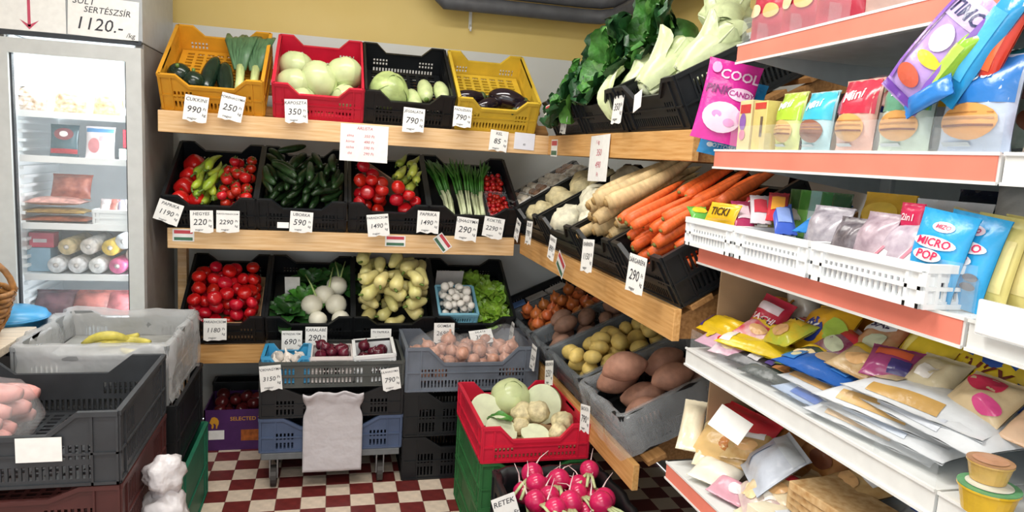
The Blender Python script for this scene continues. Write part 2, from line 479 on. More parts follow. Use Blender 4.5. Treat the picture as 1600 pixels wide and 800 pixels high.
for key, y, W, lab in (('C1', 2.90, 0.40, 'black crate with dark leafy kale in the top corner'),
                       ('C2', 2.475, 0.40, 'black crate of savoy cabbages on the top right shelf'),
                       ('C3', 2.045, 0.42, 'black crate of pale pointed cabbages nearest the red-edged rack')):
    put_crate(key, lab, W, 0.44, HB, BLACK2, T(0.982, y, 1.575) @ FRR @ RX(28), group=GS)
for key, y, W, lab in (('D1', 3.395, 0.38, 'black crate with foam trays in the corner of the middle shelf'),
                       ('D2', 2.995, 0.36, 'black crate of celeriac next to the foam trays'),
                       ('D5', 2.58, 0.40, 'black crate of cauliflower left of the parsnips'),
                       ('D3', 2.185, 0.35, 'black crate loaded with long parsnips'),
                       ('D4', 1.82, 0.335, 'black slatted crate of carrots at the end of the middle right shelf')):
    put_crate(key, lab, W, 0.46, 0.15, BLACK, T(0.902, y, 1.102) @ FRR @ RX(30), group=GS)
for key, y, W, m, lab in (('E1', 3.64, 0.25, BLACK, 'shallow crate with small cardboard boxes below the corner shelf'),
                          ('E2', 3.285, 0.42, CHAR, 'dark crate lined with plastic holding orange onions'),
                          ('E3', 2.935, 0.25, CHAR, 'dark crate of brownish red potatoes'),
                          ('E4', 2.60, 0.39, CHAR, 'dark crate of yellow potatoes'),
                          ('E5', 2.195, 0.375, BLACK, 'dark crate of big sweet potatoes with a clear bag folded over it')):
    put_crate(key, lab, W, 0.44, 0.145, m, T(0.972, y, 0.526) @ FRR @ RX(24), group=GS)
LG = 'plastic bags lining the potato and onion crates'
for key, m, lab, s, out in (('E2', FILM_K, 'smoky plastic bag lining the onion crate', 3, 0.09), ('E3', FILM_K, 'smoky plastic bag lining the red potato crate', 5, 0.10),
                            ('E4', FILM_K, 'grey plastic bag lining the yellow potato crate', 8, 0.10), ('E5', FILM, 'clear plastic bag hanging over the sweet potato crate', 11, 0.10)):
    M4, W, D, H = CR[key]
    liner('crate_liner', lab, W - 0.01, D - 0.01, H, m if key != 'E5' else film('drape_film', 0.78, 'eef2f6', 0.1, 0.5), M4, 0.06, out, s, LG, 0.012 if key != 'E5' else 0.02, sag=(0.03, 0.0, 0.0, 0.0) if key != 'E5' else (0.06, 0.05, 0, 0), flare=0.0 if key != 'E5' else 0.035)

# ------------------------------------------------------------------ produce shapes
rng = random.Random(7)
def lumpy(mb_v, amp, freq, seed):
    out = []
    for v in mb_v:
        p = Vector(v); n = p.normalized() if p.length > 1e-9 else Vector((0, 0, 1))
        out.append(tuple(p + n * amp * noise.noise(p * freq + Vector((seed * 7.3, seed * 3.1, seed)))))
    return out
def ball(r, squash=0.9, n=12, k=8, dimple=0.0, lobes=0, lamp=0.0, amp=0.0, freq=30, seed=0, pw=1.0):
    prof = []
    for i in range(k + 1):
        a = math.pi * i / k - math.pi / 2
        rr = r * math.cos(a) ** pw if 0 < i < k else 0
        z = r * squash * math.sin(a)
        if dimple and z > 0: z -= dimple * r * max(0, 1 - (rr / r) * 1.6)
        prof.append((rr, z))
    mb = MB().rev(prof, n, (lambda th, z: 1 + lamp * math.cos(lobes * th)) if lobes else None)
    if amp: mb.v = lumpy(mb.v, amp, freq, seed)
    return mb
def taper(L, prof, n=10, bend=0.0, wob=0.0, seed=0, k=10, lobes=0):
    """long body along x, centred; prof(t)->radius"""
    r = random.Random(seed); pts = []; rad = []
    for i in range(k + 1):
        t = i / k; x = (t - 0.5) * L
        pts.append((x, bend * (1 - (2 * t - 1) ** 2) + wob * math.sin(t * 5 + seed), wob * math.cos(t * 4 + seed * 2))); rad.append(max(0.0006, prof(t)))
    return MB().tube(pts, rad, n)
def stem_star(r, n=5, L=0.012):
    mb = MB()
    for k in range(n):
        a = 2 * math.pi * k / n
        mb.add([(0, 0, 0.002), (r * math.cos(a - 0.35) * 0.5, r * math.sin(a - 0.35) * 0.5, 0.001), (r * math.cos(a), r * math.sin(a), 0.003), (r * math.cos(a + 0.35) * 0.5, r * math.sin(a + 0.35) * 0.5, 0.001)], [(0, 1, 2, 3)])
    mb.tube([(0, 0, 0), (0, 0, L * 0.5), (0.002, 0, L)], [0.0022, 0.0018, 0.0016], 5)
    return mb
RED_T = mat('c3161f', 0.22, 0.10, 20, vary=0.12, hue=0.005, coat=0.3)
RED_V = mat('c8221f', 0.22, 0.10, 20, vary=0.12, hue=0.005, coat=0.3)
RED_P = mat('cf1d1b', 0.2, 0.10, 20, vary=0.10, coat=0.3)
GRN_P = mat('9db83a', 0.3, 0.15, 25, vary=0.12, hue=0.02)
LGRN_P = mat('b4c252', 0.3, 0.12, 25, vary=0.10, hue=0.015)
YEL_P = mat('e4db92', 0.32, 0.08, 25, vary=0.07, hue=0.01)
CUC = mat('1d3519', 0.35, 0.35, 45, vary=0.25, bump=0.4)
DKG = mat('182a1e', 0.2, 0.2, 30, vary=0.15)
STEMG = mat('5f7a33', 0.5, 0.15, 40)
CAB = mat('cbd6a0', 0.28, 0.07, 14, vary=0.05, stretch=(1, 1, 0.3))
CABW = mat('dfe5c4', 0.35, 0.06, 18, vary=0.05)
ICE = mat('b9cc84', 0.3, 0.2, 18, bump=0.3)
AUB = mat('20131f', 0.12, 0.2, 12, coat=0.6)
MARROW = mat('c6d39a', 0.3, 0.10, 30, vary=0.06)
SAVOY = mat('4c8a3c', 0.4, 0.28, 26, vary=0.14, bump=0.7, bscale=70)
SAVOY_D = mat('1f4a26', 0.42, 0.28, 26, vary=0.14, bump=0.7, bscale=70)
KALE = mat('1e4420', 0.45, 0.3, 30, vary=0.2, bump=0.6)
PALE = mat('d3dfae', 0.32, 0.10, 22, vary=0.05, bump=0.25, bscale=50)
LETT = mat('7fae33', 0.35, 0.25, 30, vary=0.12, bump=0.5)
KOHL = mat('e6e3d0', 0.35, 0.05, 20, vary=0.03)
PARS = mat('cdb282', 0.55, 0.14, 30, vary=0.08, bump=0.3, stretch=(3, 1, 1))
CARROT = mat('e0662c', 0.42, 0.12, 30, vary=0.10, bump=0.25, stretch=(4, 1, 1))
CELER = mat('d8cb9f', 0.65, 0.2, 30, vary=0.08, bump=0.9, bscale=60)
CELER_W = mat('e2ddc4', 0.6, 0.16, 30, vary=0.05, bump=0.8, bscale=60)
ONION = mat('c9713a', 0.3, 0.16, 18, vary=0.12, hue=0.01, stretch=(4, 4, 0.5))
ONION_R = mat('5d1a2c', 0.25, 0.2, 18, vary=0.12, stretch=(4, 4, 0.5))
ONION_P = mat('cf9a84', 0.3, 0.15, 18, vary=0.10, stretch=(4, 4, 0.5))
POT_Y = mat('d8bd6c', 0.55, 0.12, 30, vary=0.08, bump=0.2)
POT_R = mat('8d6a58', 0.65, 0.16, 30, vary=0.10, bump=0.3)
SWEET = mat('a97b66', 0.65, 0.14, 26, vary=0.08, bump=0.4)
MUSH = mat('efece4', 0.5, 0.04, 30, vary=0.03)
GARL = mat('ebe3da', 0.5, 0.08, 24, vary=0.05, stretch=(5, 5, 0.6))
RADISH = mat('d3255f', 0.25, 0.10, 24, vary=0.08, coat=0.3)
RADROOT = mat('ead0cf', 0.5, 0.08)
RADSTEM = mat('c3d09a', 0.4, 0.12, 30)
SPRON = mat('3f7a2c', 0.38, 0.2, 30, vary=0.1)
SPRON_W = mat('dfe8bf', 0.35, 0.08, 30)
LEEK_G = mat('4f7350', 0.4, 0.2, 20, stretch=(6, 1, 1))
LEEK_W = mat('cfdc96', 0.35, 0.12, 20, stretch=(6, 1, 1))
BANANA = mat('ddc94a', 0.4, 0.10, 24, vary=0.06)

KIND = {}
def kind(key, name, variants, m, parts=()):
    ms = []
    for v in variants:
        me = v.mesh(name) if isinstance(v, MB) else v
        me.materials.append(m); ms.append(me)
    pl = []
    for (pn, pmb, pmat, pM) in parts:
        pme = pmb.mesh(pn); pme.materials.append(pmat); pl.append((pn, pme, pM))
    KIND[key] = (name, ms, pl)
def spawn(key, M4, label, cat, group=None):
    nm, ms, pl = KIND[key]
    o = ob(nm, rng.choice(ms), None, None, M4); tag(o, label, cat, group)
    for pn, pme, pM in pl: ob(pn, pme, None, o, pM)
    return o
kind('tomato', 'tomato', [ball(0.031, 0.85, 12, 8, 0.25, 5, 0.02, 0.001, 40, s) for s in range(3)], RED_T)
kind('vine', 'tomato', [ball(0.024, 0.92, 10, 7, 0.2)], RED_V, [('calyx', stem_star(0.016), STEMG, T(0, 0, 0.018))])
kind('cherry', 'cherry_tomato', [ball(0.0125, 0.95, 8, 6)], RED_V)
kind('bell', 'bell_pepper', [ball(0.042, 1.05, 16, 10, 0.35, 4, 0.08, 0.003, 25, s, 0.75) for s in range(2)], RED_P, [('stem', stem_star(0.014, 5, 0.022), STEMG, T(0, 0, 0.032))])
ptp = lambda R: (lambda t: R * (0.35 + 0.65 * min(1, t * 6)) * (1 - t) ** 0.55 if t < 1 else 0)
kind('pepper', 'pointed_pepper', [taper(0.13, ptp(0.021), 9, b, 0.002, i) for i, b in enumerate((0.012, -0.016, 0.02))], GRN_P, [('stem', MB().tube([(-0.064, 0, 0), (-0.08, 0.003, 0.004), (-0.09, 0.01, 0.008)], [0.005, 0.004, 0.005], 6), STEMG, None)])
kind('lpepper', 'pointed_pepper', [taper(0.115, ptp(0.024), 9, b, 0.002, i) for i, b in enumerate((0.008, -0.012))], LGRN_P, [('stem', MB().tube([(-0.056, 0, 0), (-0.07, 0.003, 0.004), (-0.078, 0.01, 0.008)], [0.005, 0.004, 0.005], 6), STEMG, None)])
blunt = lambda R: (lambda t: R * min(1, 0.55 + t * 2.5) * (1 - 0.55 * t) * (1 if t < 0.92 else 0.75))
kind('ypepper', 'yellow_pepper', [taper(0.10, blunt(0.037), 10, b, 0.003, i + 3, 7) for i, b in enumerate((0.004, -0.006, 0.008))], YEL_P, [('stem', MB().tube([(-0.05, 0, 0), (-0.062, 0.003, 0.003), (-0.068, 0.008, 0.006)], [0.006, 0.005, 0.006], 6), STEMG, None)])
cu = lambda R: (lambda t: R * (math.sin(math.pi * min(1, max(0, t * 0.96 + 0.02)))) ** 0.35)
kind('cucumber', 'cucumber', [taper(0.135, cu(0.0175), 9, b, 0.002, i) for i, b in enumerate((0.008, -0.01, 0.004))], CUC)
kind('courgette', 'courgette', [taper(0.19, cu(0.03), 12, 0.006, 0.001, 1)], DKG, [('stem', MB().tube([(-0.09, 0, 0), (-0.115, 0, 0.002)], [0.012, 0.011], 7), STEMG, None)])
kind('roundsquash', 'round_courgette', [ball(0.047, 0.95, 14, 10)], DKG, [('stem', MB().tube([(0, 0, 0.04), (0, 0.003, 0.056)], [0.008, 0.007], 7), STEMG, None)])
kind('marrow', 'pale_marrow', [taper(0.155, cu(0.035), 12, 0.004, 0.001, 2)], MARROW, [('stem', MB().tube([(0.07, 0, 0), (0.085, 0, 0.001)], [0.012, 0.011], 7), STEMG, None)])
kind('aubergine', 'aubergine', [taper(0.16, lambda t: 0.046 * (math.sin(math.pi * min(1, t * 0.86 + 0.1))) ** 0.6 * (0.62 + 0.45 * t), 14, 0.008, 0, 1, 12)], AUB,
     [('cap', MB().tube([(-0.082, 0, 0), (-0.07, 0, 0), (-0.055, 0.001, 0)], [0.012, 0.026, 0.027], 8).tube([(-0.08, 0, 0), (-0.105, 0.004, 0.006)], [0.007, 0.006], 6), mat('4b5a30', 0.5, 0.2), None)])
def cabbage_ball(r, sq, seed):
    mb = ball(r, sq, 20, 14, 0.0, 0, 0, r * 0.05, 14, seed)
    return mb
def wrapper(r, sq, a0, span, seed):
    P = []
    for i in range(9):
        row = []
        for j in range(9):
            th = a0 + (i / 8 - 0.5) * span; ph = -0.9 + 2.0 * j / 8
            k = r * (1.03 + 0.02 * math.sin(th * 5 + seed) + 0.03 * (abs(i / 8 - 0.5) * 2) ** 3 * (0.5 + noise.noise(Vector((th * 3, ph * 3, seed)))) + 0.012 * math.cos((i / 8 - 0.5) * 40 * (1 - j / 11)) * (1 - j / 9))
            row.append((k * math.cos(ph) * math.cos(th), k * math.cos(ph) * math.sin(th), k * sq * math.sin(ph)))
        P.append(row)
    return MB().grid(P)
kind('cabbage', 'cabbage', [cabbage_ball(0.079, 0.88, s) for s in range(3)], CAB, [('outer_leaf', wrapper(0.079, 0.88, a, 2.1, i), CAB, None) for i, a in enumerate((0, 2.1, 4.2))])
kind('iceberg', 'iceberg_lettuce', [cabbage_ball(0.085, 0.9, 4)], ICE, [('outer_leaf', wrapper(0.085, 0.9, a, 2.0, i + 3), ICE, None) for i, a in enumerate((0.5, 2.6, 4.7))])
kind('kohlrabi', 'white_kohlrabi', [ball(0.036, 0.92, 14, 10, 0, 0, 0, 0.0015, 30, s) for s in range(2)], KOHL, [('root', MB().tube([(0, 0, -0.03), (0.004, 0, -0.05)], [0.006, 0.0015], 6), KOHL, None)])
kind('celeriac', 'celeriac', [ball(0.062, 0.9, 14, 10, 0, 0, 0, 0.014, 26, s) for s in range(3)], CELER)
kind('celeriac_w', 'cauliflower', [ball(0.07, 0.85, 18, 12, 0, 0, 0, 0.016, 42, s + 5) for s in range(2)], CELER_W)
pars = lambda R: (lambda t: R * (0.75 + 0.25 * min(1, t * 10)) * (1 - t) ** 0.45 if t < 1 else 0)
kind('parsnip', 'parsnip', [taper(0.30, pars(0.026), 10, b, 0.003, i + 2, 12) for i, b in enumerate((0.006, -0.008, 0.004))], PARS, [('crown', MB().tube([(-0.148, 0, 0), (-0.158, 0, 0)], [0.014, 0.009], 8), mat('9a7c4a', 0.6, 0.2), None)])
kind('carrot', 'carrot', [taper(0.24, pars(0.019), 9, b, 0.002, i + 9, 10) for i, b in enumerate((0.004, -0.006, 0.003))], CARROT, [('crown', MB().tube([(-0.118, 0, 0), (-0.125, 0, 0)], [0.008, 0.005], 6), mat('7c7a3a', 0.6, 0.2), None)])
kind('onion', 'onion', [MB().rev([(0, -0.03), (0.012, -0.028), (0.027, -0.014), (0.031, 0.002), (0.025, 0.016), (0.012, 0.026), (0.005, 0.034), (0.004, 0.042), (0, 0.044)], 12)], ONION)
kind('ponion', 'onion', [MB().rev([(0, -0.034), (0.012, -0.031), (0.031, -0.016), (0.036, 0.002), (0.028, 0.018), (0.012, 0.028), (0.005, 0.036), (0.004, 0.046), (0, 0.048)], 12)], ONION_P)
kind('ronion', 'red_onion', [MB().rev([(0, -0.024), (0.010, -0.022), (0.022, -0.012), (0.026, 0.002), (0.020, 0.014), (0.009, 0.021), (0.004, 0.028), (0, 0.034)], 12)], ONION_R)
kind('potato_y', 'potato', [taper(0.088, lambda t: 0.032 * max(0, math.sin(math.pi * (t * 0.98 + 0.01))) ** 0.5, 10, 0.004, 0.002, s, 8) for s in range(3)], POT_Y)
kind('potato_r', 'potato', [taper(0.105, lambda t: 0.035 * max(0, math.sin(math.pi * (t * 0.98 + 0.01))) ** 0.5, 10, 0.005, 0.003, s, 8) for s in range(3)], POT_R)
kind('sweet', 'sweet_potato', [taper(0.15, lambda t: 0.05 * max(0, math.sin(math.pi * (t * 0.96 + 0.02))) ** 0.7, 12, 0.01, 0.004, s, 10) for s in range(3)], SWEET)
kind('mushroom', 'mushroom', [MB().rev([(0, 0.019), (0.010, 0.017), (0.019, 0.009), (0.021, 0.0), (0.016, -0.005), (0.008, -0.006), (0.008, -0.018), (0, -0.019)], 12)], MUSH)
kind('garlic', 'garlic_bulb', [MB().rev([(0, -0.02), (0.012, -0.019), (0.024, -0.008), (0.024, 0.004), (0.012, 0.016), (0.005, 0.026), (0.004, 0.042), (0, 0.044)], 12, lambda th, z: 1 + 0.07 * abs(math.cos(3 * th)))], GARL)
BANANA = mat('cfc25a', 0.4, 0.2, 24, vary=0.1)
kind('banana_pepper', 'banana', [taper(0.16, lambda t: 0.018 * max(0.15, math.sin(math.pi * (t * 0.94 + 0.03))) ** 0.4, 8, 0.035, 0, 1, 10)], BANANA)

# ------------------------------------------------------------------ piling things up without overlaps
def pile(M4, box, z0, items, tries=70, seed=0, taken=None, fac=0.95):
    """items: (half-length of the spine, radius, yaw or None). Returns world matrices (things along local x)."""
    r = np.random.RandomState(seed); x0, x1, y0, y1 = box
    C = np.zeros((0, 4)) if taken is None else np.array(taken)
    out = []
    for hl, rad, yaw in items:
        n = 1 if hl < rad * 0.3 else max(2, int(2 * hl / (rad * 1.3)) + 1)
        off = np.zeros(1) if n == 1 else np.linspace(-hl + rad * 0.6, hl - rad * 0.6, n)
        best = None
        for _ in range(tries):
            a = (r.rand() * math.pi * 2) if yaw is None else math.radians(yaw + (r.rand() - 0.5) * 24)
            ca, sa = math.cos(a), math.sin(a)
            ex, ey = max(rad, abs(ca) * hl), max(rad, abs(sa) * hl)
            if x1 - x0 < 2 * ex: ex = (x1 - x0) / 2
            if y1 - y0 < 2 * ey: ey = (y1 - y0) / 2
            cx = x0 + ex + r.rand() * (x1 - x0 - 2 * ex); cy = y0 + ey + r.rand() * (y1 - y0 - 2 * ey)
            z = z0 + rad
            if len(C):
                sx = cx + off * ca; sy = cy + off * sa
                d2 = (C[:, 0][:, None] - sx) ** 2 + (C[:, 1][:, None] - sy) ** 2
                rr = (C[:, 3][:, None] + rad) * fac
                hgt = np.where(d2 < rr ** 2, C[:, 2][:, None] + np.sqrt(np.maximum(rr ** 2 - d2, 0)), -9)
                z = max(z, hgt.max())
            if best is None or z < best[0]: best = (z, cx, cy, a)
        z, cx, cy, a = best
        ca, sa = math.cos(a), math.sin(a)
        C = np.vstack([C, np.stack([cx + off * ca, cy + off * sa, np.full(n, z), np.full(n, rad)], 1)])
        out.append(M4 @ T(cx, cy, z) @ Matrix.Rotation(a, 4, 'Z'))
    return out
def spot(M4, M, b):
    p = M4.inverted() @ M.to_translation()
    u = (p.x - b[0]) / (b[1] - b[0]); v = (p.y - b[2]) / (b[3] - b[2])
    row = 'front' if v < 0.36 else ('back' if v > 0.64 else '')
    side = 'left' if u < 0.36 else ('right' if u > 0.64 else '')
    return ', at the ' + ((row or 'middle') + ' ' + (side or 'centre') if (row or side) else 'very centre')
def fill(key, crk, n, hl, rad, label, cat, group, box=None, z0=0.02, yaw=None, seed=0, spin='ball', scl=0.12, tilt=50, fac=0.95):
    M4, W, D, H = CR[crk] if isinstance(crk, str) else crk
    b = box or (-W / 2 + 0.012, W / 2 - 0.012, 0.012, D - 0.012)
    sc = [1 + (rng.random() - 0.5) * 2 * scl for _ in range(n)]
    for M, s in zip(pile(M4, b, z0, [(hl * s, rad * s, yaw) for s in sc], 70, seed, fac=fac), sc):
        if spin == 'ball': R = RZ(rng.random() * 360) @ RX(rng.uniform(-tilt, tilt)) @ RY(rng.uniform(-tilt, tilt))
        elif spin == 'front': R = RX(rng.uniform(25, 80)) @ RY(rng.uniform(-30, 30))
        else: R = RX(rng.random() * 360)
        spawn(key, M @ R @ SC(s), label + spot(M4, M, b), cat, group)
def tray(crk, label, z, m=CARD, inset=0.012, box=None, wall=0.0, name='cardboard_tray', cat='cardboard', perf=False):
    """cardboard inlay the goods lie on"""
    M4, W, D, H = CR[crk]
    b = box or (-W / 2 + inset, W / 2 - inset, inset, D - inset)
    t = tag(empty(name, M4), label, cat, 'inlays in the crates')
    if perf:
        ob('sheet', panel(b[1] - b[0], b[3] - b[2], 0, 0.006, 0, False, grid=True), m, t, T(b[0], b[3], z - 0.006) @ RX(90)); return t
    ob('sheet', MB().box(b[0], b[1], b[2], b[3], z - 0.006, z), m, t)
    for (x0, x1, y0, y1) in ((b[0], b[1], b[2], b[2] + 0.004), (b[0], b[1], b[3] - 0.004, b[3]), (b[0], b[0] + 0.004, b[2], b[3]), (b[1] - 0.004, b[1], b[2], b[3])):
        ob('side_flap', MB().box(x0, x1, y0, y1, 0.015, z + wall), m, t)
    return t

def leaf_mesh(L, Wd, curl, ruffle, seed, a0=70, nu=9, nv=7, cup=0.25, tip=0.75, fq=1.0):
    """leaf growing from the origin outwards along +y, rising at a0 degrees and curling by curl degrees"""
    P = []
    ang = math.radians(a0); y = z = 0.0
    rows = []
    for i in range(nu):
        t = i / (nu - 1)
        rows.append((t, y, z, ang))
        ang -= math.radians(curl) / (nu - 1)
        y += math.cos(ang) * L / (nu - 1); z += math.sin(ang) * L / (nu - 1)
    for j in range(nv):
        s = 2 * j / (nv - 1) - 1; row = []
        for t, y, z, an in rows:
            w = Wd * (0.16 + 0.84 * math.sin(math.pi * min(1, t * tip + 0.06)) ** 0.8)
            if t > 0.85: w *= (0.35 + 0.65 * math.sqrt(max(0, 1 - ((t - 0.85) / 0.15) ** 2)))
            n = cup * w * s * s + ruffle * math.sin(s * 7 * fq + t * 11 * fq + seed) * abs(s) ** 1.5 * (0.3 + t) + ruffle * 0.5 * noise.noise(Vector((s * 3 + seed, t * 5, seed)))
            row.append((s * w * (1 - 0.12 * abs(s) * t), y - math.sin(an) * n, z + math.cos(an) * n))
        P.append(row)
    mb = MB().grid(P); mb.rib = P[nv // 2]
    return mb
_leaf = {}
RIB = {}
def add_leaf(me, parent, M4):
    o = ob('leaf', me, None, parent, M4)
    if me.name in RIB: ob('midrib', RIB[me.name], None, o)
    return o
def leaf_variants(key, m, *a, n=3, ribm=None, ribr=0.004, **k):
    if key not in _leaf:
        _leaf[key] = []
        for s in range(n):
            lm_ = leaf_mesh(*a, seed=s * 2.3 + 1, **k); me = lm_.mesh('leaf'); me.materials.append(m); _leaf[key].append(me)
            if ribm: 
                rb = MB().tube(lm_.rib, [ribr * (1 - 0.8 * q / (len(lm_.rib) - 1)) for q in range(len(lm_.rib))], 6).mesh('midrib'); rb.materials.append(ribm); RIB[me.name] = rb
    return _leaf[key]
def leafy(name, label, cat, M4, rings, core=None, group=None, seed=0):
    """rings: list of (leaf meshes, count, radius, extra tilt, scale)"""
    r = random.Random(seed); t = tag(empty(name, M4), label, cat, group)
    if core: ob('heart', core[0], core[1], t)
    for ms, cnt, rad, tl, s in rings:
        ph = r.random() * 360
        for k in range(cnt):
            add_leaf(r.choice(ms), t, RZ(ph + 360 * k / cnt + r.uniform(-12, 12)) @ T(0, rad, 0) @ RX(tl + r.uniform(-8, 8)) @ SC(s * r.uniform(0.88, 1.1)))
    return t

kind('plum', 'dark_fruit', [ball(0.031, 0.9, 12, 8, 0.2)], mat('571a1c', 0.3, 0.2, 20, vary=0.2))
def head(key, name, m, m2, r, sq, bamp, seed, nw=4):
    """leafy head: lumpy heart wrapped by big outer leaves"""
    kind(key, name, [cabbage_ball(r, sq, seed)], m, [('outer_leaf', wrapper(r * (1.04 + 0.03 * i), sq, i * 2 * math.pi / nw + 0.3, 2.0, seed + i), m if i % 2 else m2, None) for i in range(nw)])
head('savoy', 'savoy_cabbage', SAVOY, SAVOY_D, 0.085, 0.95, 0.05, 2)
head('savoy_d', 'savoy_cabbage', SAVOY_D, SAVOY, 0.085, 1.0, 0.05, 5)
head('pale', 'pointed_cabbage', PALE, PALE, 0.062, 1.95, 0.05, 7, 5)

# ------------------------------------------------------------------ top shelf on the back wall
tray('T1', 'orange perforated inlay under the courgettes and leeks', 0.05, ORANGEC, perf=True, name='crate_inlay', cat='inlay')
M1 = CR['T1'][0]
for i, (x, y, z) in enumerate(((-0.135, 0.09, 0.115), (-0.08, 0.06, 0.10))):
    spawn('roundsquash', M1 @ T(x, y, z) @ RX(20 - 60 * i), ('dark round courgette at the left corner of the orange crate', 'smaller dark round courgette between its neighbour and the long ones')[i], 'courgette', 'courgettes in the orange crate')
for i, (x, y, a) in enumerate(((-0.022, 0.135, 84), (0.042, 0.115, 100))):
    spawn('courgette', M1 @ T(x, y, 0.098 - 0.01 * i) @ RZ(a) @ RY(-12) @ SC(1.12), ('long dark courgette lying in the middle of the orange crate', 'long dark courgette next to the leeks', 'dark courgette lying crosswise at the back of the orange crate')[i], 'courgette', 'courgettes in the orange crate')
for i, (x, dx) in enumerate(((0.095, -0.02), (0.148, 0.0))):
    t = tag(empty('leek', M1 @ T(x, 0.05, 0.085)), ('leek with bushy green top left of the other leek', 'leek lying against the right side of the orange crate')[i], 'leek', 'leeks in the orange crate')
    ob('shaft', MB().tube([(0, 0, 0), (dx * .2, 0.08, 0.005), (dx * .5, 0.17, 0.015)], [0.018, 0.017, 0.019], 10).mesh(), LEEK_W, t)
    for k in range(5):
        sx = (k - 2) * 0.014
        ob('leaf', MB().tube([(dx * .5 + sx * 0.3, 0.15, 0.015), (dx * .7 + sx * 0.9, 0.24, 0.04 + 0.006 * k), (dx + sx * 1.7, 0.33, 0.06 + 0.004 * k), (dx + sx * 2.2, 0.40, 0.055 - 0.012 * (k % 2))], [0.017, 0.023, 0.021, 0.007], 8, flat=0.35).mesh(), LEEK_G, t)
CG = 'cabbages in the red crate'
M2 = CR['T2'][0]
for (x, y, z, s, lab) in ((-0.105, 0.10, 0.085, 0.95, 'pale cabbage at the left of the red crate'), (0.0, 0.125, 0.105, 1.05, 'largest pale cabbage in the middle of the red crate'),
                          (0.105, 0.17, 0.12, 1.0, 'highest pale cabbage at the right of the red crate'), (-0.105, 0.27, 0.085, 0.95, 'pale cabbage at the back of the red crate'),
                          (0.105, 0.055, 0.065, 0.75, 'small pale cabbage low at the right front of the red crate'), (-0.07, 0.03, 0.06, 0.7, 'greener small cabbage low at the left front of the red crate')):
    spawn('cabbage', M2 @ T(x, y + 0.03, z) @ RX(rng.uniform(-60, 60)) @ RY(rng.uniform(-60, 60)) @ SC(s), lab, 'cabbage', CG)
M3 = CR['T3'][0]
spawn('iceberg', M3 @ T(-0.085, 0.105, 0.105) @ RX(30) @ RY(20), 'round green lettuce wrapped in film at the left of the black crate', 'lettuce')
for i, (x, y, a) in enumerate(((0.022, 0.075, -82), (0.073, 0.115, -88), (0.146, 0.11, -86))):
    spawn('marrow', M3 @ T(x, y + 0.02, 0.075 + 0.03 * (i > 0)) @ RZ(a), ('shorter pale green marrow beside the wrapped lettuce', 'middle one of three pale green marrows', 'pale green marrow at the right side of the crate')[i], 'marrow', 'pale marrows on the top shelf')
tray('T3', 'black perforated inlay under the lettuce and marrows', 0.03, BLACK, perf=True, name='crate_inlay', cat='inlay')
tray('T4', 'yellow perforated inlay under the aubergines', 0.05, YELLOWC, perf=True, name='crate_inlay', cat='inlay')
M4_ = CR['T4'][0]
for i, (x, y, z, a, s) in enumerate(((-0.115, 0.12, 0.10, 150, 0.95), (-0.03, 0.07, 0.095, 170, 0.9), (0.065, 0.11, 0.105, 120, 1.15), (0.12, 0.06, 0.095, 5, 0.8))):
    spawn('aubergine', M4_ @ T(x, y, z) @ RZ(a + 40) @ RX(30 * i) @ SC(s), ('dark aubergine alone at the left of the yellow crate', 'aubergine low in the middle of the yellow crate', 'largest glossy aubergine in the yellow crate', 'thin aubergine at the right end with its stalk sticking out')[i], 'aubergine', 'aubergines in the yellow crate')

# ------------------------------------------------------------------ middle shelf on the back wall
for k, z in (('A1', 0.06), ('A2', 0.06), ('A3', 0.06), ('A4', 0.05)):
    tray(k, {'A1': 'dark inlay under the red peppers and vine tomatoes', 'A2': 'dark inlay under the small cucumbers', 'A3': 'dark inlay under the tomatoes beside the cardboard divider', 'A4': 'dark inlay under the spring onions'}[k], z, BLACK, name='crate_inlay', cat='inlay')
for i, (x, y, z, s) in enumerate(((-0.125, 0.05, 0.105, 0.95), (-0.12, 0.135, 0.115, 1.05), (-0.115, 0.225, 0.115, 0.95), (-0.105, 0.31, 0.12, 1.12), (-0.06, 0.055, 0.105, 0.8))):
    spawn('bell', CR['A1'][0] @ T(x, y, z) @ RX(60 + 15 * i) @ RY(15 * (i - 2)) @ SC(s), ('red bell pepper in the front left corner of its crate', 'red bell pepper second from the front, stalk facing out', 'dull red bell pepper third from the front', 'red bell pepper at the back of its crate', 'small red bell pepper next to the green peppers')[i], 'pepper', 'red bell peppers')
fill('pepper', 'A1', 15, 0.07, 0.019, 'curved green pointed pepper in the pile beside the red bell peppers', 'pepper', 'green pointed peppers', (-0.085, 0.03, 0.02, 0.34), 0.06, 80, 3, 'axis')
fill('vine', 'A1', 42, 0, 0.024, 'vine tomato in the heap right of the green pointed peppers', 'tomato', 'vine tomatoes', (0.02, 0.168, 0.02, 0.33), 0.06, None, 4, 'ball', 0.15)
fill('cucumber', 'A2', 60, 0.068, 0.0175, 'small dark cucumber in the full black crate', 'cucumber', 'small cucumbers', (-0.17, 0.17, 0.02, 0.335), 0.06, None, 5, 'axis')
fill('tomato', 'A3', 17, 0, 0.031, 'red tomato left of the cardboard divider on the middle shelf', 'tomato', 'tomatoes left of the divider', (-0.16, 0.0, 0.02, 0.21), 0.06, None, 6)
fill('tomato', 'A3', 5, 0, 0.031, 'red tomato in front of the cardboard divider', 'tomato', 'tomatoes in front of the divider', (0.0, 0.15, 0.012, 0.085), 0.07, None, 16)
Md = CR['A3'][0]
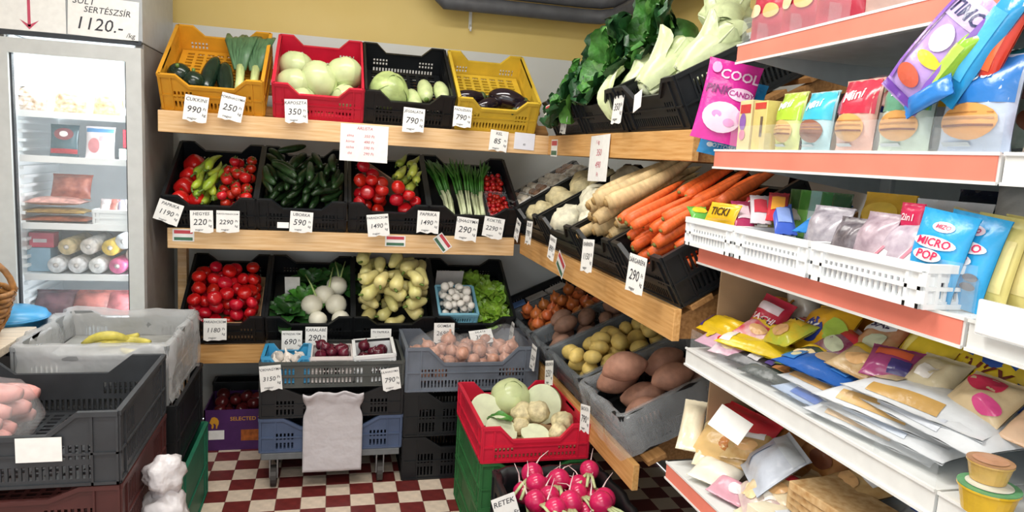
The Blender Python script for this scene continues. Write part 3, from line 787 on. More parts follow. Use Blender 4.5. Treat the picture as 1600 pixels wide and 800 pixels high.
tag(ob('cardboard_divider', MB().hexa([(0.13, 0.095, 0.065), (0.135, 0.10, 0.065), (-0.10, 0.35, 0.065), (-0.105, 0.346, 0.065), (0.11, 0.085, 0.165), (0.115, 0.09, 0.165), (-0.13, 0.34, 0.20), (-0.135, 0.336, 0.20)]).mesh('cardboard_divider', False), mat('a98f78', 0.8, 0.1), None, Md), 'brown cardboard divider between tomatoes and light green peppers', 'cardboard')
fill('lpepper', 'A3', 13, 0.06, 0.022, 'light green pointed pepper right of the cardboard divider', 'pepper', 'light green peppers', (0.03, 0.165, 0.12, 0.36), 0.09, 70, 7, 'axis')
Ms = CR['A4'][0]
def spring_onions(x, lab, seed, lean):
    r = random.Random(seed); t = tag(empty('spring_onion_bunch', Ms @ T(x, 0.03, 0.07)), lab, 'spring onions', 'bunches of spring onions')
    for k in range(18):
        a = r.uniform(-1, 1); h = r.uniform(0, 0.045); b = r.uniform(-0.02, 0.02)
        st = ob('stalk', MB().tube([(a * 0.025, 0, h * 0.7), (a * 0.022, 0.02, h), (a * 0.026, 0.12, h + 0.01), (a * 0.03 + lean * 0.2, 0.16, h + 0.018)], [0.006, 0.0055, 0.005, 0.0048], 6).mesh('stalk'), SPRON_W, t)
        for q in range(2):
            c = a * 0.06 + r.uniform(-0.03, 0.03) + lean
            ob('leaf', MB().tube([(a * 0.03 + lean * 0.2, 0.155, h + 0.018), (a * 0.038 + lean * 0.5, 0.25, h + 0.04), (c * 0.9, 0.34, h + 0.05), (c, 0.385 + r.uniform(-0.03, 0.0), h + 0.045 + b)], [0.0056, 0.006, 0.0056, 0.0016], 5).mesh('leaf'), SPRON, st)
spring_onions(-0.10, 'leftmost bunch of spring onions with fanned leaves', 1, -0.045)
spring_onions(-0.03, 'second bunch of spring onions, partly hidden', 2, -0.01)
spring_onions(0.035, 'bunch of spring onions next to the cherry tomato punnets', 3, 0.02)
for i, (y0, y1) in enumerate(((0.02, 0.20), (0.215, 0.37))):
    M4, W, D, H = CR['A4']
    t = tag(empty('punnet', M4 @ T(0.135, 0, 0.052)), ('front clear punnet of cherry tomatoes', 'rear clear punnet of cherry tomatoes')[i], 'punnet', 'cherry tomato punnets')
    ob('tray', MB().box(-0.055, 0.055, y0, y1, 0, 0.003).box(-0.055, -0.053, y0, y1, 0, 0.06).box(0.053, 0.055, y0, y1, 0, 0.06).box(-0.055, 0.055, y0, y0 + 0.002, 0, 0.06).box(-0.055, 0.055, y1 - 0.002, y1, 0, 0.06), CLEARP, t)
    ob('rim', MB().tube([(-0.056, y0, 0.06), (0.056, y0, 0.06), (0.056, y1, 0.06), (-0.056, y1, 0.06), (-0.056, y0, 0.06)], 0.003, 5).mesh(), CLEARP, t)
    fill('cherry', CR['A4'], 62, 0, 0.0125, ('cherry tomato in the front punnet', 'cherry tomato in the rear punnet')[i], 'cherry tomato', ('front punnet cherry tomatoes', 'rear punnet cherry tomatoes')[i], (0.084, 0.186, y0 + 0.004, y1 - 0.004), 0.056, None, 20 + i)

# ------------------------------------------------------------------ lowest shelf on the back wall
tray('B1', 'brown cardboard tray under the heap of red tomatoes', 0.055, CARD, wall=0.06, box=(-0.158, 0.158, 0.012, 0.335))
fill('tomato', 'B1', 74, 0, 0.031, 'red tomato in the big heap on the lowest shelf', 'tomato', 'tomatoes on the lowest shelf', (-0.152, 0.152, 0.02, 0.32), 0.057, None, 8, fac=0.88)
tray('B2', 'dark inlay under the white kohlrabi', 0.05, BLACK, name='crate_inlay', cat='inlay')
Mb = CR['B2'][0]
KO = []
for i, (x, y, z) in enumerate(((0.005, 0.12, 0.125), (0.06, 0.19, 0.125), (0.118, 0.125, 0.125), (0.12, 0.255, 0.13), (0.035, 0.045, 0.10), (0.14, 0.05, 0.10))):
    KO.append(None); o = KO[-1] = spawn('kohlrabi', Mb @ T(x, y, z) @ RX(30 + 10 * i) @ SC(1.42 if i < 4 else 1.2), ('white kohlrabi at the left of its group', 'white kohlrabi in the middle of its group', 'white kohlrabi at the right of its group', 'topmost white kohlrabi of its group', 'white kohlrabi behind the price card', 'white kohlrabi low at the right front')[i], 'kohlrabi', 'white kohlrabi')
tag(ob('paper_card', MB().box(-0.125, -0.055, 0.245, 0.25, 0.06, 0.19).mesh('paper_card', False), PAPER, None, Mb), 'blank white card standing among the leafy bunches', 'card')
lfK = leaf_variants('spin', mat('24501f', 0.4, 0.3, 30, vary=0.25), 0.13, 0.035, 70, 0.006, a0=60)
lfD = leaf_variants('spinl', mat('3e7a28', 0.4, 0.3, 30, vary=0.25), 0.12, 0.03, 60, 0.006, a0=65)
GB = 'leafy green bunches beside the kohlrabi'
for i, (x, y, z, lab, ms) in enumerate(((-0.10, 0.10, 0.06, 'dark leafy green bunch in front of the white card', lfK), (-0.035, 0.19, 0.06, 'lighter leafy green bunch left of the kohlrabi', lfD), (0.0, 0.31, 0.07, 'dark leafy greens behind the kohlrabi', lfK), (0.12, 0.33, 0.07, 'leafy kohlrabi tops at the back right of the crate', lfK))):
    leafy('greens_bunch', lab, 'greens', Mb @ T(x, y, z), [(ms, 9, 0.012, -10, 1.0), (ms, 7, 0.006, 10, 0.9), (ms, 5, 0.004, 25, 0.8)], group=GB, seed=i)
for i, (x, y, x2) in enumerate(((0.13, 0.24, 0.16), (0.08, 0.19, 0.10), (0.135, 0.235, 0.11), (0.03, 0.13, -0.03))):
    ko = KO[(3, 1, 3, 0)[i]]
    ob('leaf_stalk', MB().tube([(x, y, 0.155), ((x + x2) / 2, y + 0.07, 0.185), (x2, y + 0.15, 0.18)], [0.005, 0.004, 0.003], 6).mesh('leaf_stalk'), mat('a9c07a', 0.45, 0.1), ko, ko.matrix_basis.inverted() @ Mb)
tray('B3', 'dark inlay under the pale yellow peppers', 0.055, BLACK, name='crate_inlay', cat='inlay')
fill('ypepper', 'B3', 42, 0.052, 0.034, 'pale yellow pepper in the heaped crate on the lowest shelf', 'pepper', 'pale yellow peppers', (-0.175, 0.168, 0.015, 0.325), 0.057, None, 9, 'axis', fac=0.88)
tray('B4', 'dark inlay under the lettuces and mushroom basket', 0.05, BLACK, name='crate_inlay', cat='inlay')
Mm = CR['B4'][0]
crate('light blue perforated basket filled with mushrooms', 0.19, 0.21, 0.10, mat('7fb9cf', 0.4, 0.06), Mm @ T(-0.085, 0.025, 0.058), nd=0.0, slots=1, name='small_basket', cat='basket')
fill('mushroom', (Mm @ T(-0.085, 0.025, 0.058), 0.19, 0.21, 0.10), 46, 0, 0.0205, 'white mushroom in the light blue basket', 'mushroom', 'mushrooms in the basket', None, 0.03, None, 10, tilt=35)
tag(ob('paper_card', MB().box(-0.17, -0.03, 0.30, 0.305, 0.065, 0.20).mesh('paper_card', False), mat('cfcac8', 0.8, 0.05), None, Mm), 'greyish paper sheet behind the mushroom basket', 'card')
lfL = leaf_variants('lett', LETT, 0.105, 0.05, 105, 0.016, a0=75, cup=0.35)
lfL2 = leaf_variants('lett2', mat('86ad3c', 0.35, 0.25, 30, vary=0.12, bump=0.5), 0.095, 0.045, 140, 0.014, a0=85, cup=0.4)
for i, (x, y, z, lab) in enumerate(((0.10, 0.09, 0.075, 'front bright green lettuce beside the mushrooms'), (0.10, 0.235, 0.085, 'rear bright green lettuce beside the mushrooms'), (0.03, 0.33, 0.075, 'darker lettuce at the back of the crate'))):
    leafy('lettuce', lab, 'lettuce', Mm @ T(x, y, z), [(lfL, 9, 0.012, -5, 0.95), (lfL2, 8, 0.008, 8, 0.95), (lfL2, 6, 0.004, 22, 0.85)], core=(ball(0.045, 0.9, 12, 8, amp=0.006, freq=40).mesh('heart'), LETT), group='lettuces on the lowest shelf', seed=i + 3)

# ------------------------------------------------------------------ right wall, top shelf
RIBG = mat('9fc07a', 0.4, 0.1); RIBW = mat('dde6c0', 0.35, 0.05)
lfKale = leaf_variants('kale', KALE, 0.20, 0.06, 60, 0.02, a0=60, nu=17, nv=13, fq=1.7, ribm=mat('5f8a4a', 0.4, 0.1), ribr=0.004)
for i, (x, y, z, lab) in enumerate(((-0.10, 0.09, 0.07, 'dark ruffled kale bunch beside the yellow crate'), (-0.07, 0.26, 0.10, 'dark ruffled kale bunch at the back of the corner crate'))):
    leafy('kale_bunch', lab, 'kale', CR['C1'][0] @ T(x, y, z) @ RX(20), [(lfKale, 10, 0.012, -8, 0.72), (lfKale, 8, 0.01, 12, 0.74), (lfKale, 5, 0.005, 25, 0.66)], group='kale bunches', seed=i + 20)
lfS = leaf_variants('sav', SAVOY, 0.175, 0.085, 62, 0.010, a0=84, nu=17, nv=15, fq=1.6, cup=0.45, tip=0.72, ribm=RIBG, ribr=0.0055)
lfSd = leaf_variants('savd', SAVOY_D, 0.19, 0.095, 60, 0.013, a0=70, nu=17, nv=15, fq=1.6, cup=0.4, tip=0.72, ribm=RIBG, ribr=0.0055)
lfSi = leaf_variants('savi', mat('5c9440', 0.4, 0.25, 26, vary=0.14, bump=0.7, bscale=70), 0.15, 0.07, 95, 0.010, a0=92, nu=11, nv=9, cup=0.5, ribm=RIBG, ribr=0.0045)
hS = ball(0.07, 1.0, 16, 10, amp=0.01, freq=30).mesh('heart')
def savoy(lab, M4, s, seed):
    leafy('savoy_cabbage', lab, 'cabbage', M4 @ SC(s), [(lfSd, 6, 0.03, 0, 1.0), (lfS, 6, 0.03, 4, 0.95), (lfSi, 5, 0.03, 8, 0.95)], core=(hS, SAVOY), group='savoy cabbages', seed=seed)
savoy('savoy cabbage with a light green heart in the corner crate', CR['C1'][0] @ T(0.07, 0.12, 0.10) @ RX(38) @ RY(-10), 0.98, 31)
savoy('savoy cabbage behind the foremost one in the corner crate', CR['C1'][0] @ T(0.06, 0.31, 0.13) @ RX(35), 1.0, 32)
savoy('broad light green savoy cabbage in the middle of the top right shelf', CR['C2'][0] @ T(-0.09, 0.19, 0.14) @ RX(42), 1.12, 33)
savoy('highest dark savoy cabbage standing against the right wall', CR['C2'][0] @ T(0.06, 0.35, 0.20) @ RX(48), 1.15, 34)
add_leaf(lfSi[1], tag(empty('cabbage_leaf', CR['C1'][0] @ T(0.15, 0.06, 0.17) @ RZ(180) @ RX(-95)), 'light green savoy leaf hanging over the black crate', 'leaf'), None)
lfP = leaf_variants('pale', PALE, 0.21, 0.062, 30, 0.007, a0=92, nu=13, nv=11, cup=0.5, fq=1.3, ribm=RIBW, ribr=0.010)
lfPd = leaf_variants('paled', PALE, 0.21, 0.045, 95, 0.008, a0=35, nu=13, nv=9, cup=0.4, ribm=RIBW, ribr=0.011)
def pale(lab, M4, s, seed):
    o = spawn('pale', M4 @ SC(s), lab, 'cabbage', 'pale cabbages on the right')
    ob('stem_end', MB().rev([(0, -0.125), (0.026, -0.122), (0.032, -0.10), (0.03, -0.08)], 14).mesh('stem_end'), RIBW, o)
    r = random.Random(seed)
    for q in range(6):
        add_leaf(r.choice(lfP), o, T(0, 0, -0.115) @ RZ(60 * q + r.uniform(-12, 12)) @ T(0, 0.028 + 0.012 * (q % 2), 0) @ RX(r.uniform(-14, -2)))
pale('pale pointed cabbage with its stem end over the front of the black crate', CR['C2'][0] @ T(0.13, 0.15, 0.13) @ RZ(10) @ RX(-76), 0.82, 41)
pale('pale pointed cabbage with its stem end in the middle of the right crate', CR['C3'][0] @ T(-0.10, 0.15, 0.15) @ RZ(-6) @ RX(-74), 0.92, 42)
pale('pale pointed cabbage near the red-edged rack', CR['C3'][0] @ T(0.05, 0.22, 0.15) @ RZ(-15) @ RX(-74), 0.95, 43)
pale('pale pointed cabbage lying on the others at the back near the rack', CR['C3'][0] @ T(-0.02, 0.34, 0.22) @ RZ(50) @ RX(-80), 0.85, 44)
add_leaf(lfPd[0], tag(empty('cabbage_leaf', CR['C2'][0] @ T(0.10, 0.10, 0.20) @ RZ(190) @ RX(-40)), 'long pale cabbage leaf arching down over the black crate', 'leaf'), None)
tag(ob('black_bag', MB().add(lumpy(ball(0.09, 0.7, 16, 10).v, 0.03, 14, 4), ball(0.09, 0.7, 16, 10).f).mesh('black_bag'), BLACK, None, T(1.36, 1.86, 1.965) @ SC(1.0, 1.3, 0.7)), 'black plastic bag tucked behind the pale cabbages', 'plastic bag')

# ------------------------------------------------------------------ right wall, middle shelf
M4, W, D, H = CR['D1']
FOAM = mat('d9d6cf', 0.6, 0.05, 30)
tray('D1', 'dark inlay under the foam trays', 0.10, BLACK, name='crate_inlay', cat='inlay')
for i in range(8):
    c, r_ = i % 2, i // 2
    mm = M4 @ T(-0.08 + 0.16 * c, 0.065 + 0.105 * r_, 0.103) @ RX(6)
    t = tag(empty('foam_tray', mm), 'film-wrapped foam tray %s in the %s row' % (('on the corner side', 'on the celeriac side')[c], ('front', 'second', 'third', 'rear')[r_]), 'tray', 'foam trays of mushrooms')
    ob('tray', MB().hexa([(-0.055, -0.035, 0), (0.055, -0.035, 0), (0.055, 0.035, 0), (-0.055, 0.035, 0), (-0.068, -0.047, 0.045), (0.068, -0.047, 0.045), (0.068, 0.047, 0.045), (-0.068, 0.047, 0.045)]).mesh('tray', False, 0.004), FOAM, t)
    for q in range(6):
        ob('filling', ball(0.02, 0.7, 8, 6).mesh('filling') if q == 0 and i == 0 else bpy.data.meshes['filling'], mat('8b6a52', 0.6, 0.2, vary=0.3) if i % 3 == 0 else mat('c9bfae', 0.5, 0.1, vary=0.2), t, T(-0.04 + 0.04 * (q % 3), -0.02 + 0.04 * (q // 3), 0.048))
    ob('film', MB().box(-0.066, 0.066, -0.045, 0.045, 0.064, 0.0645), FILM_D, t)
tray('D2', 'dark inlay under the celeriac', 0.05, BLACK, name='crate_inlay', cat='inlay')
M4, W, D, H = CR['D2']
for i, (x, y, z, s_) in enumerate(((-0.10, 0.06, 0.10, 0.75), (0.02, 0.07, 0.11, 0.9), (0.10, 0.16, 0.115, 1.0), (-0.07, 0.18, 0.115, 1.0), (0.03, 0.27, 0.12, 1.0), (-0.10, 0.32, 0.115, 1.0), (0.11, 0.35, 0.12, 1.05))):
    spawn('celeriac', M4 @ T(x, y, z) @ RZ(40 * i) @ RX(30 * i) @ SC(s_), ('small knobbly celeriac at the front left of its crate', 'knobbly celeriac at the front beside the price card', 'celeriac nearest the cauliflowers', 'yellowish celeriac behind the smallest one', 'brownish celeriac in the middle of its crate', 'celeriac at the back left of its crate', 'celeriac at the back right of its crate')[i], 'celeriac', 'celeriac roots')
tray('D5', 'dark inlay under the cauliflowers', 0.05, BLACK, name='crate_inlay', cat='inlay')
M4, W, D, H = CR['D5']
for i, (x, y, z, s_) in enumerate(((-0.06, 0.07, 0.11, 1.0), (0.05, 0.17, 0.125, 1.15), (-0.10, 0.22, 0.115, 1.0), (0.02, 0.33, 0.135, 1.15), (0.13, 0.09, 0.10, 0.8))):
    spawn('celeriac_w', M4 @ T(x, y, z) @ RZ(40 * i) @ RX(30 * i) @ SC(s_), ('whitish cauliflower at the front of its crate', 'large whitish cauliflower in the middle of its crate', 'whitish cauliflower beside the celeriac', 'greenish white cauliflower at the back of its crate', 'small cauliflower beside the parsnips')[i], 'cauliflower', 'cauliflowers')
tray('D3', 'dark inlay under the parsnips', 0.06, BLACK, name='crate_inlay', cat='inlay')
fill('parsnip', 'D3', 22, 0.15, 0.025, 'long pale parsnip in the loaded black crate', 'parsnip', 'parsnips', (-0.16, 0.16, 0.0, 0.47), 0.062, 90, 12, 'axis', 0.15, fac=0.92)
tray('D4', 'dark inlay under the carrots', 0.06, BLACK, name='crate_inlay', cat='inlay')
fill('carrot', 'D4', 38, 0.12, 0.018, 'orange carrot in the black crate behind the white baskets', 'carrot', 'carrots', (-0.152, 0.152, 0.01, 0.46), 0.062, 90, 13, 'axis', 0.15, fac=0.92)

# ------------------------------------------------------------------ right wall, lowest shelf
M4, W, D, H = CR['E1']
tray('E1', 'cardboard under the small boxes', 0.05)
BX = [('5f86c6', 'blue'), ('8fb37c', 'green'), ('b9b4b0', 'grey'), ('a87f5a', 'brown'), ('c9c2bd', 'white'), ('a8573f', 'reddish')]
for i in range(6):
    c, r_ = i % 2, i // 2
    tag(ob('small_box', MB().box(-0.045, 0.045, -0.055, 0.055, 0, 0.06).mesh('small_box', False, 0.003), mat(BX[i][0], 0.5, 0.15, 30), None, M4 @ T(-0.055 + 0.11 * c, 0.075 + 0.125 * r_, 0.052) @ RZ(4 * i - 8)), 'small %s carton in the shallow crate below the corner shelf' % BX[i][1], 'box', 'small cartons in the corner')
for k in ('E2', 'E3', 'E4', 'E5'):
    tray(k, {'E2': 'dark inlay under the orange onions', 'E3': 'dark inlay under the red potatoes', 'E4': 'dark inlay under the yellow potatoes', 'E5': 'dark inlay under the sweet potatoes'}[k], 0.035, BLACK, name='crate_inlay', cat='inlay')
fill('onion', 'E2', 52, 0, 0.033, 'orange-brown onion in the plastic-lined dark crate', 'onion', 'orange onions', (-0.19, 0.19, 0.02, 0.41), 0.037, None, 14)
fill('potato_r', 'E3', 14, 0.052, 0.034, 'brownish red potato in the lined crate beside the yellow potatoes', 'potato', 'brownish red potatoes', (-0.105, 0.105, 0.02, 0.41), 0.037, None, 15, 'axis')
fill('potato_y', 'E4', 34, 0.044, 0.031, 'yellow potato in the lined dark crate', 'potato', 'yellow potatoes', (-0.175, 0.175, 0.02, 0.41), 0.037, None, 16, 'axis')
fill('sweet', 'E5', 8, 0.075, 0.049, 'large brownish pink sweet potato under the clear bag', 'sweet potato', 'sweet potatoes', (-0.165, 0.165, 0.03, 0.41), 0.037, 70, 17, 'axis')

# ------------------------------------------------------------------ trolley with stacked crates
ct = tag(empty('trolley', T(0.02, 2.98, 0)), 'low trolley on casters carrying the stack of wide crates', 'trolley')
boxpart('platform', -0.29, 0.29, 0.0, 0.36, 0.135, 0.165, mat('6b6f72', 0.5, 0.1), ct)
for x in (-0.24, 0.21):
    for y in (0.06, 0.30):
        c = ob('caster', MB().box(x - 0.018, x - 0.013, y - 0.03, y + 0.02, 0.04, 0.13).box(x + 0.013, x + 0.018, y - 0.03, y + 0.02, 0.04, 0.13).box(x - 0.03, x + 0.03, y - 0.03, y + 0.03, 0.125, 0.135), STEEL, ct)
        ob('wheel', MB().tube([(x - 0.012, y - 0.015, 0.045), (x + 0.012, y - 0.015, 0.045)], 0.045, 16).mesh('wheel', False), mat('3a3634', 0.6, 0.1), c)
GT = 'wide crates stacked on the trolley'
crate('bluish grey wide crate at the bottom of the trolley stack', 0.59, 0.35, 0.15, BLUEC, T(0.02, 2.985, 0.167), nd=0.04, slots=3, group=GT)
crate('black wide crate in the middle of the trolley stack', 0.59, 0.35, 0.13, BLACK, T(0.02, 2.985, 0.319), nd=0.03, slots=3, group=GT)
CR['K'] = (T(0.02, 2.985, 0.451), 0.59, 0.35, 0.11)
crate('olive grey wide crate on top of the trolley stack holding three baskets', 0.59, 0.35, 0.11, OLIVEC, CR['K'][0], nd=0.0, slots=3, group=GT)
BK = 'small baskets on the trolley'
b1 = T(-0.175, 2.998, 0.468); b2 = T(0.012, 2.998, 0.468); b3 = T(0.20, 3.0, 0.468) @ RY(-4) @ RX(6)
crate('light blue basket holding garlic on the trolley', 0.185, 0.20, 0.115, mat('3f9fd0', 0.35, 0.05), b1, nd=0.03, slots=0, group=BK, name='small_basket', cat='basket')
crate('white basket heaped with red onions on the trolley', 0.175, 0.20, 0.11, mat('e3dad6', 0.4, 0.05), b2, nd=0.0, slots=1, group=BK, name='small_basket', cat='basket')
crate('white slotted basket tilted forward on the trolley', 0.17, 0.20, 0.12, WHITEP, b3, nd=0.0, slots=1, group=BK, name='small_basket', cat='basket')
fill('garlic', (b1, 0.185, 0.20, 0.11), 14, 0, 0.024, 'garlic bulb in the light blue basket on the trolley', 'garlic', 'garlic in the blue basket', None, 0.015, None, 30, scl=0.1)
fill('ronion', (b2, 0.175, 0.20, 0.11), 24, 0, 0.0255, 'dark red onion in the white basket on the trolley', 'onion', 'red onions', None, 0.015, None, 31, fac=0.9)
fill('ronion', (b3, 0.17, 0.20, 0.11), 14, 0, 0.0255, 'dark red onion inside the tilted white basket', 'onion', 'red onions in the tilted basket', None, 0.015, None, 32)
# pad of white carrier bags hanging on the trolley front
P = []
for i in range(25):
    u = i / 24; row = []
    for j in range(31):
        v = j / 30
        w = 0.123
        x = 0.023 + (2 * u - 1) * w * (1 - 0.10 * math.exp(-((v - 0.80) / 0.07) ** 2))
        z = 0.083 + v * 0.36
        puff = 0.022 * max(0, (v - 0.84) / 0.16) * (1 + 0.9 * nz3(u * 6, v * 14, 1)) + 0.010 * max(0, v - 0.66) * abs(2 * u - 1) * 4 * (1 + nz3(u * 11, v * 11, 4))
        y = 2.962 - puff - 0.004 * nz3(u * 3, v * 4, 2) - 0.003 * math.exp(-((v - 0.42) / 0.012) ** 2)
        row.append((x, y, z + (0.012 * nz3(u * 5, 1, 9) if j > 27 else 0)))
    P.append(row)
bagm = MB().grid(P).mesh('carrier_bag_pad')
bp = tag(ob('carrier_bag_pad', bagm, film('white_polythene', 0.08, 'd6d2d6', 0.25)), 'pad of translucent white carrier bags hanging on the trolley', 'plastic bag')
md = bp.modifiers.new('thickness', 'SOLIDIFY'); md.thickness = 0.006; md.offset = 1

# ------------------------------------------------------------------ grey crate of bagged onions on black crates
GK = 'crates stacked right of the trolley'
crate('lowest black crate of the stack right of the trolley', 0.60, 0.345, 0.20, BLACK, T(0.63, 3.0, 0.002), nd=0.05, slots=3, group=GK)
crate('upper black crate of the stack right of the trolley', 0.60, 0.345, 0.205, BLACK, T(0.63, 3.0, 0.206), nd=0.05, slots=3, group=GK)
Mg = T(0.63, 2.995, 0.415)
crate('bluish grey crate of bagged onions on the black stack', 0.60, 0.345, 0.20, GREYC, Mg, nd=0.07, slots=2, group=GK)
fill('ponion', (Mg, 0.60, 0.345, 0.2), 62, 0, 0.034, 'pinkish onion in the clear bags of the grey crate', 'onion', 'bagged onions', (-0.27, 0.27, 0.03, 0.31), 0.02, None, 33)
for i, (x, sx, sz) in enumerate(((-0.13, 0.16, 0.10), (0.04, 0.12, 0.085), (0.17, 0.115, 0.13))):
    mb = ball(1, 1, 24, 16); mb.v = [(x_ * sx, y_ * 0.135, max(-0.05, z_ * sz)) for x_, y_, z_ in mb.v]; mb.v = lumpy(mb.v, 0.016, 22, i + 2)
    tag(ob('onion_bag', mb.mesh('onion_bag'), FILM_D, None, Mg @ T(x, 0.17, 0.13)), ('wide clear bag of onions at the left of the grey crate', 'clear bag of onions in the middle of the grey crate', 'tall clear bag of onions at the right of the grey crate')[i], 'plastic bag', 'clear bags of onions')

# ------------------------------------------------------------------ red crate on green crates
GR = 'crates standing before the right shelf'
crate('lower green crate under the red crate', 0.40, 0.49, 0.185, GREENC, T(0.742, 2.35, 0.002), nd=0.03, slots=2, group=GR)
crate('upper green crate under the red crate', 0.40, 0.49, 0.18, GREENC, T(0.742, 2.35, 0.188), nd=0.03, slots=2, group=GR)
Mr = T(0.742, 2.345, 0.369)
crate('bright red crate with cabbages and roots on the green crates', 0.405, 0.50, 0.135, REDC, Mr, nd=0.05, slots=2, group=GR)
CR['R'] = (Mr, 0.405, 0.5, 0.135)
tray('R', 'cardboard under the vegetables in the red floor crate', 0.04)
spawn('cabbage', Mr @ T(-0.02, 0.33, 0.125) @ RX(40) @ SC(1.0), 'round pale green cabbage at the back of the red floor crate', 'cabbage')
def wedge(lab, M4, s):
    t = tag(empty('cut_cabbage', M4 @ SC(s)), lab, 'cabbage', 'cut cabbage pieces')
    vs = []; n = 10; k = 10
    P = [[(0.085 * math.cos(b) * math.cos(a), 0.085 * math.cos(b) * math.sin(a), 0.085 * math.sin(b)) for b in [(-0.5 + j / k) * math.pi for j in range(k + 1)]] for a in [math.pi * i / n for i in range(n + 1)]]
    ob('rind', MB().grid(P).mesh('rind'), CAB, t)
    prof = [(0.085 * math.cos((-0.5 + j / 24) * 2 * math.pi), 0, 0.085 * math.sin((-0.5 + j / 24) * 2 * math.pi)) for j in range(24)]
    ob('cut_face', MB().add(prof, [tuple(range(24))]).mesh('cut_face', False), CABW, t)
wedge('cut cabbage half with white face at the left of the red floor crate', Mr @ T(-0.135, 0.27, 0.10) @ RZ(8) @ RX(-30) @ RY(20), 0.75)
wedge('cut cabbage half standing at the right of the red floor crate', Mr @ T(0.10, 0.27, 0.115) @ RZ(-40) @ RX(-12) @ RY(40), 0.95)
wedge('cut cabbage half with white face low at the left front of the red floor crate', Mr @ T(-0.105, 0.115, 0.075) @ RZ(15) @ RX(-50), 0.75)
wedge('flat cut cabbage piece at the front of the red floor crate', Mr @ T(0.02, 0.085, 0.07) @ RX(-70) @ RY(20), 0.65)
for i, (x, y, z, s) in enumerate(((0.0, 0.20, 0.10, 0.8), (0.05, 0.17, 0.12, 0.75), (0.14, 0.13, 0.09, 0.75), (0.10, 0.06, 0.08, 0.6), (-0.02, 0.15, 0.075, 0.6))):
    spawn('celeriac', Mr @ T(x, y, z) @ RZ(50 * i) @ RX(40 * i) @ SC(s), ('knobbly beige root in the middle of the red floor crate', 'knobbly beige root lying on top in the red floor crate', 'knobbly beige root at the right of the red floor crate', 'small beige root at the front right of the red floor crate', 'small beige root between the cut cabbages')[i], 'root', 'beige roots in the red crate')
lfc = leaf_variants('cableaf', SAVOY, 0.10, 0.04, 40, 0.006, a0=20)
tag(ob('cabbage_leaf', lfc[0], None, None, Mr @ T(-0.06, 0.14, 0.10) @ RZ(60)), 'loose green cabbage leaf in the red floor crate', 'leaf')

# ------------------------------------------------------------------ radishes
crate('black crate under the radish crate', 0.38, 0.44, 0.19, BLACK, T(0.765, 1.84, 0.002), nd=0.04, slots=2, group=GR)
Mq = T(0.765, 1.84, 0.194)
crate('black crate of pink radishes in the foreground', 0.385, 0.445, 0.175, BLACK2, Mq, nd=0.045, slots=2, group=GR)
liner('crate_liner', 'black plastic sheet folded over the radish crate', 0.375, 0.435, 0.178, BLACK, Mq, 0.10, 0.05, 4, LG, 0.02)
bul = ball(0.036, 1.0, 14, 10, amp=0.001, freq=30).mesh('bulb')
CR['Q'] = (Mq, 0.385, 0.445, 0.175)
tray('Q', 'dark inlay under the pink radishes', 0.07, BLACK, name='crate_inlay', cat='inlay')
rr = random.Random(5)
for i, M in enumerate(pile(Mq, (-0.16, 0.17, 0.06, 0.42), 0.10, [(0, 0.036, None)] * 26, 70, 3, fac=0.93)):
    loc = M.to_translation()
    t = tag(ob('radish', bul, RADISH, None, T(*loc) @ RZ(90 + rr.uniform(-35, 35)) @ RY(rr.uniform(-35, 5)) @ SC(rr.uniform(0.9, 1.12))), 'pink radish with leaf stalks in the foreground crate' + spot(Mq, M, (-0.16, 0.17, 0.06, 0.42)), 'radish', 'pink radishes')
    c = rr.uniform(-0.03, 0.03); e = rr.uniform(0.0, 0.04)
    ob('root', MB().tube([(0.032, 0, 0), (0.042, 0, 0.004), (0.052, c * 0.5, 0.014 + e * 0.4), (0.075, c * 1.5, 0.012 + e)], [0.008, 0.0032, 0.0018, 0.0008], 6).mesh('root'), RADROOT, t)
    for q in range(3):
        a = (q - 1) * 0.018
        ob('stalk', MB().tube([(-0.032, a * 0.3, 0), (-0.06, a * 0.8, 0.003), (-0.12, a * 1.6, -0.006)], [0.008, 0.006, 0.005], 6, flat=0.7).mesh('stalk'), RADSTEM, t)

# ------------------------------------------------------------------ purple carton under the lowest shelf
PUR = mat('4a1f5c', 0.5, 0.08)
pc = tag(empty('fruit_carton', T(-0.40, 3.42, 0)), 'purple printed cardboard carton of dark red fruit on the floor', 'carton')
boxpart('front', -0.165, 0.165, 0, 0.006, 0.0, 0.20, PUR, pc, 0)
boxpart('back', -0.165, 0.165, 0.274, 0.28, 0.0, 0.20, PUR, pc, 0)
boxpart('side', -0.165, -0.159, 0, 0.28, 0.0, 0.20, PUR, pc, 0)
boxpart('side', 0.159, 0.165, 0, 0.28, 0.0, 0.20, PUR, pc, 0)
boxpart('bottom', -0.159, 0.159, 0.006, 0.274, 0.0, 0.12, PUR, pc, 0)
GOLD = mat('d99a2b', 0.5, 0.05)
hel = [(0, 0.052), (0.012, 0.055), (0.026, 0.048), (0.034, 0.034), (0.034, 0.018), (0.028, 0.006), (0.026, -0.006), (0.02, -0.006), (0.02, 0.012), (0.014, 0.02), (0.006, 0.02), (0.01, 0.012), (0.008, -0.002), (0.002, -0.008), (-0.002, 0.0), (0.0, 0.012), (-0.006, 0.02), (-0.012, 0.024), (-0.006, 0.04)]
ob('emblem', MB().add([(-0.13 + x * 0.9, -0.001, 0.115 + z * 0.95) for x, z in hel], [tuple(range(len(hel)))]), GOLD, pc)
v, f = text_mesh('SELECTED TASTE', 0.026, 0, 0.01)
ob('lettering', MB().add(v, f, T(0.05, -0.001, 0.155) @ RX(90)), GOLD, pc)
boxpart('printed_panel', 0.0, 0.12, -0.001, 0.0, 0.045, 0.10, mat('a85a22', 0.5, 0.3, 40), pc, 0)
boxpart('white_sticker', -0.145, -0.075, -0.0015, 0.0, 0.055, 0.10, PAPER, pc, 0)
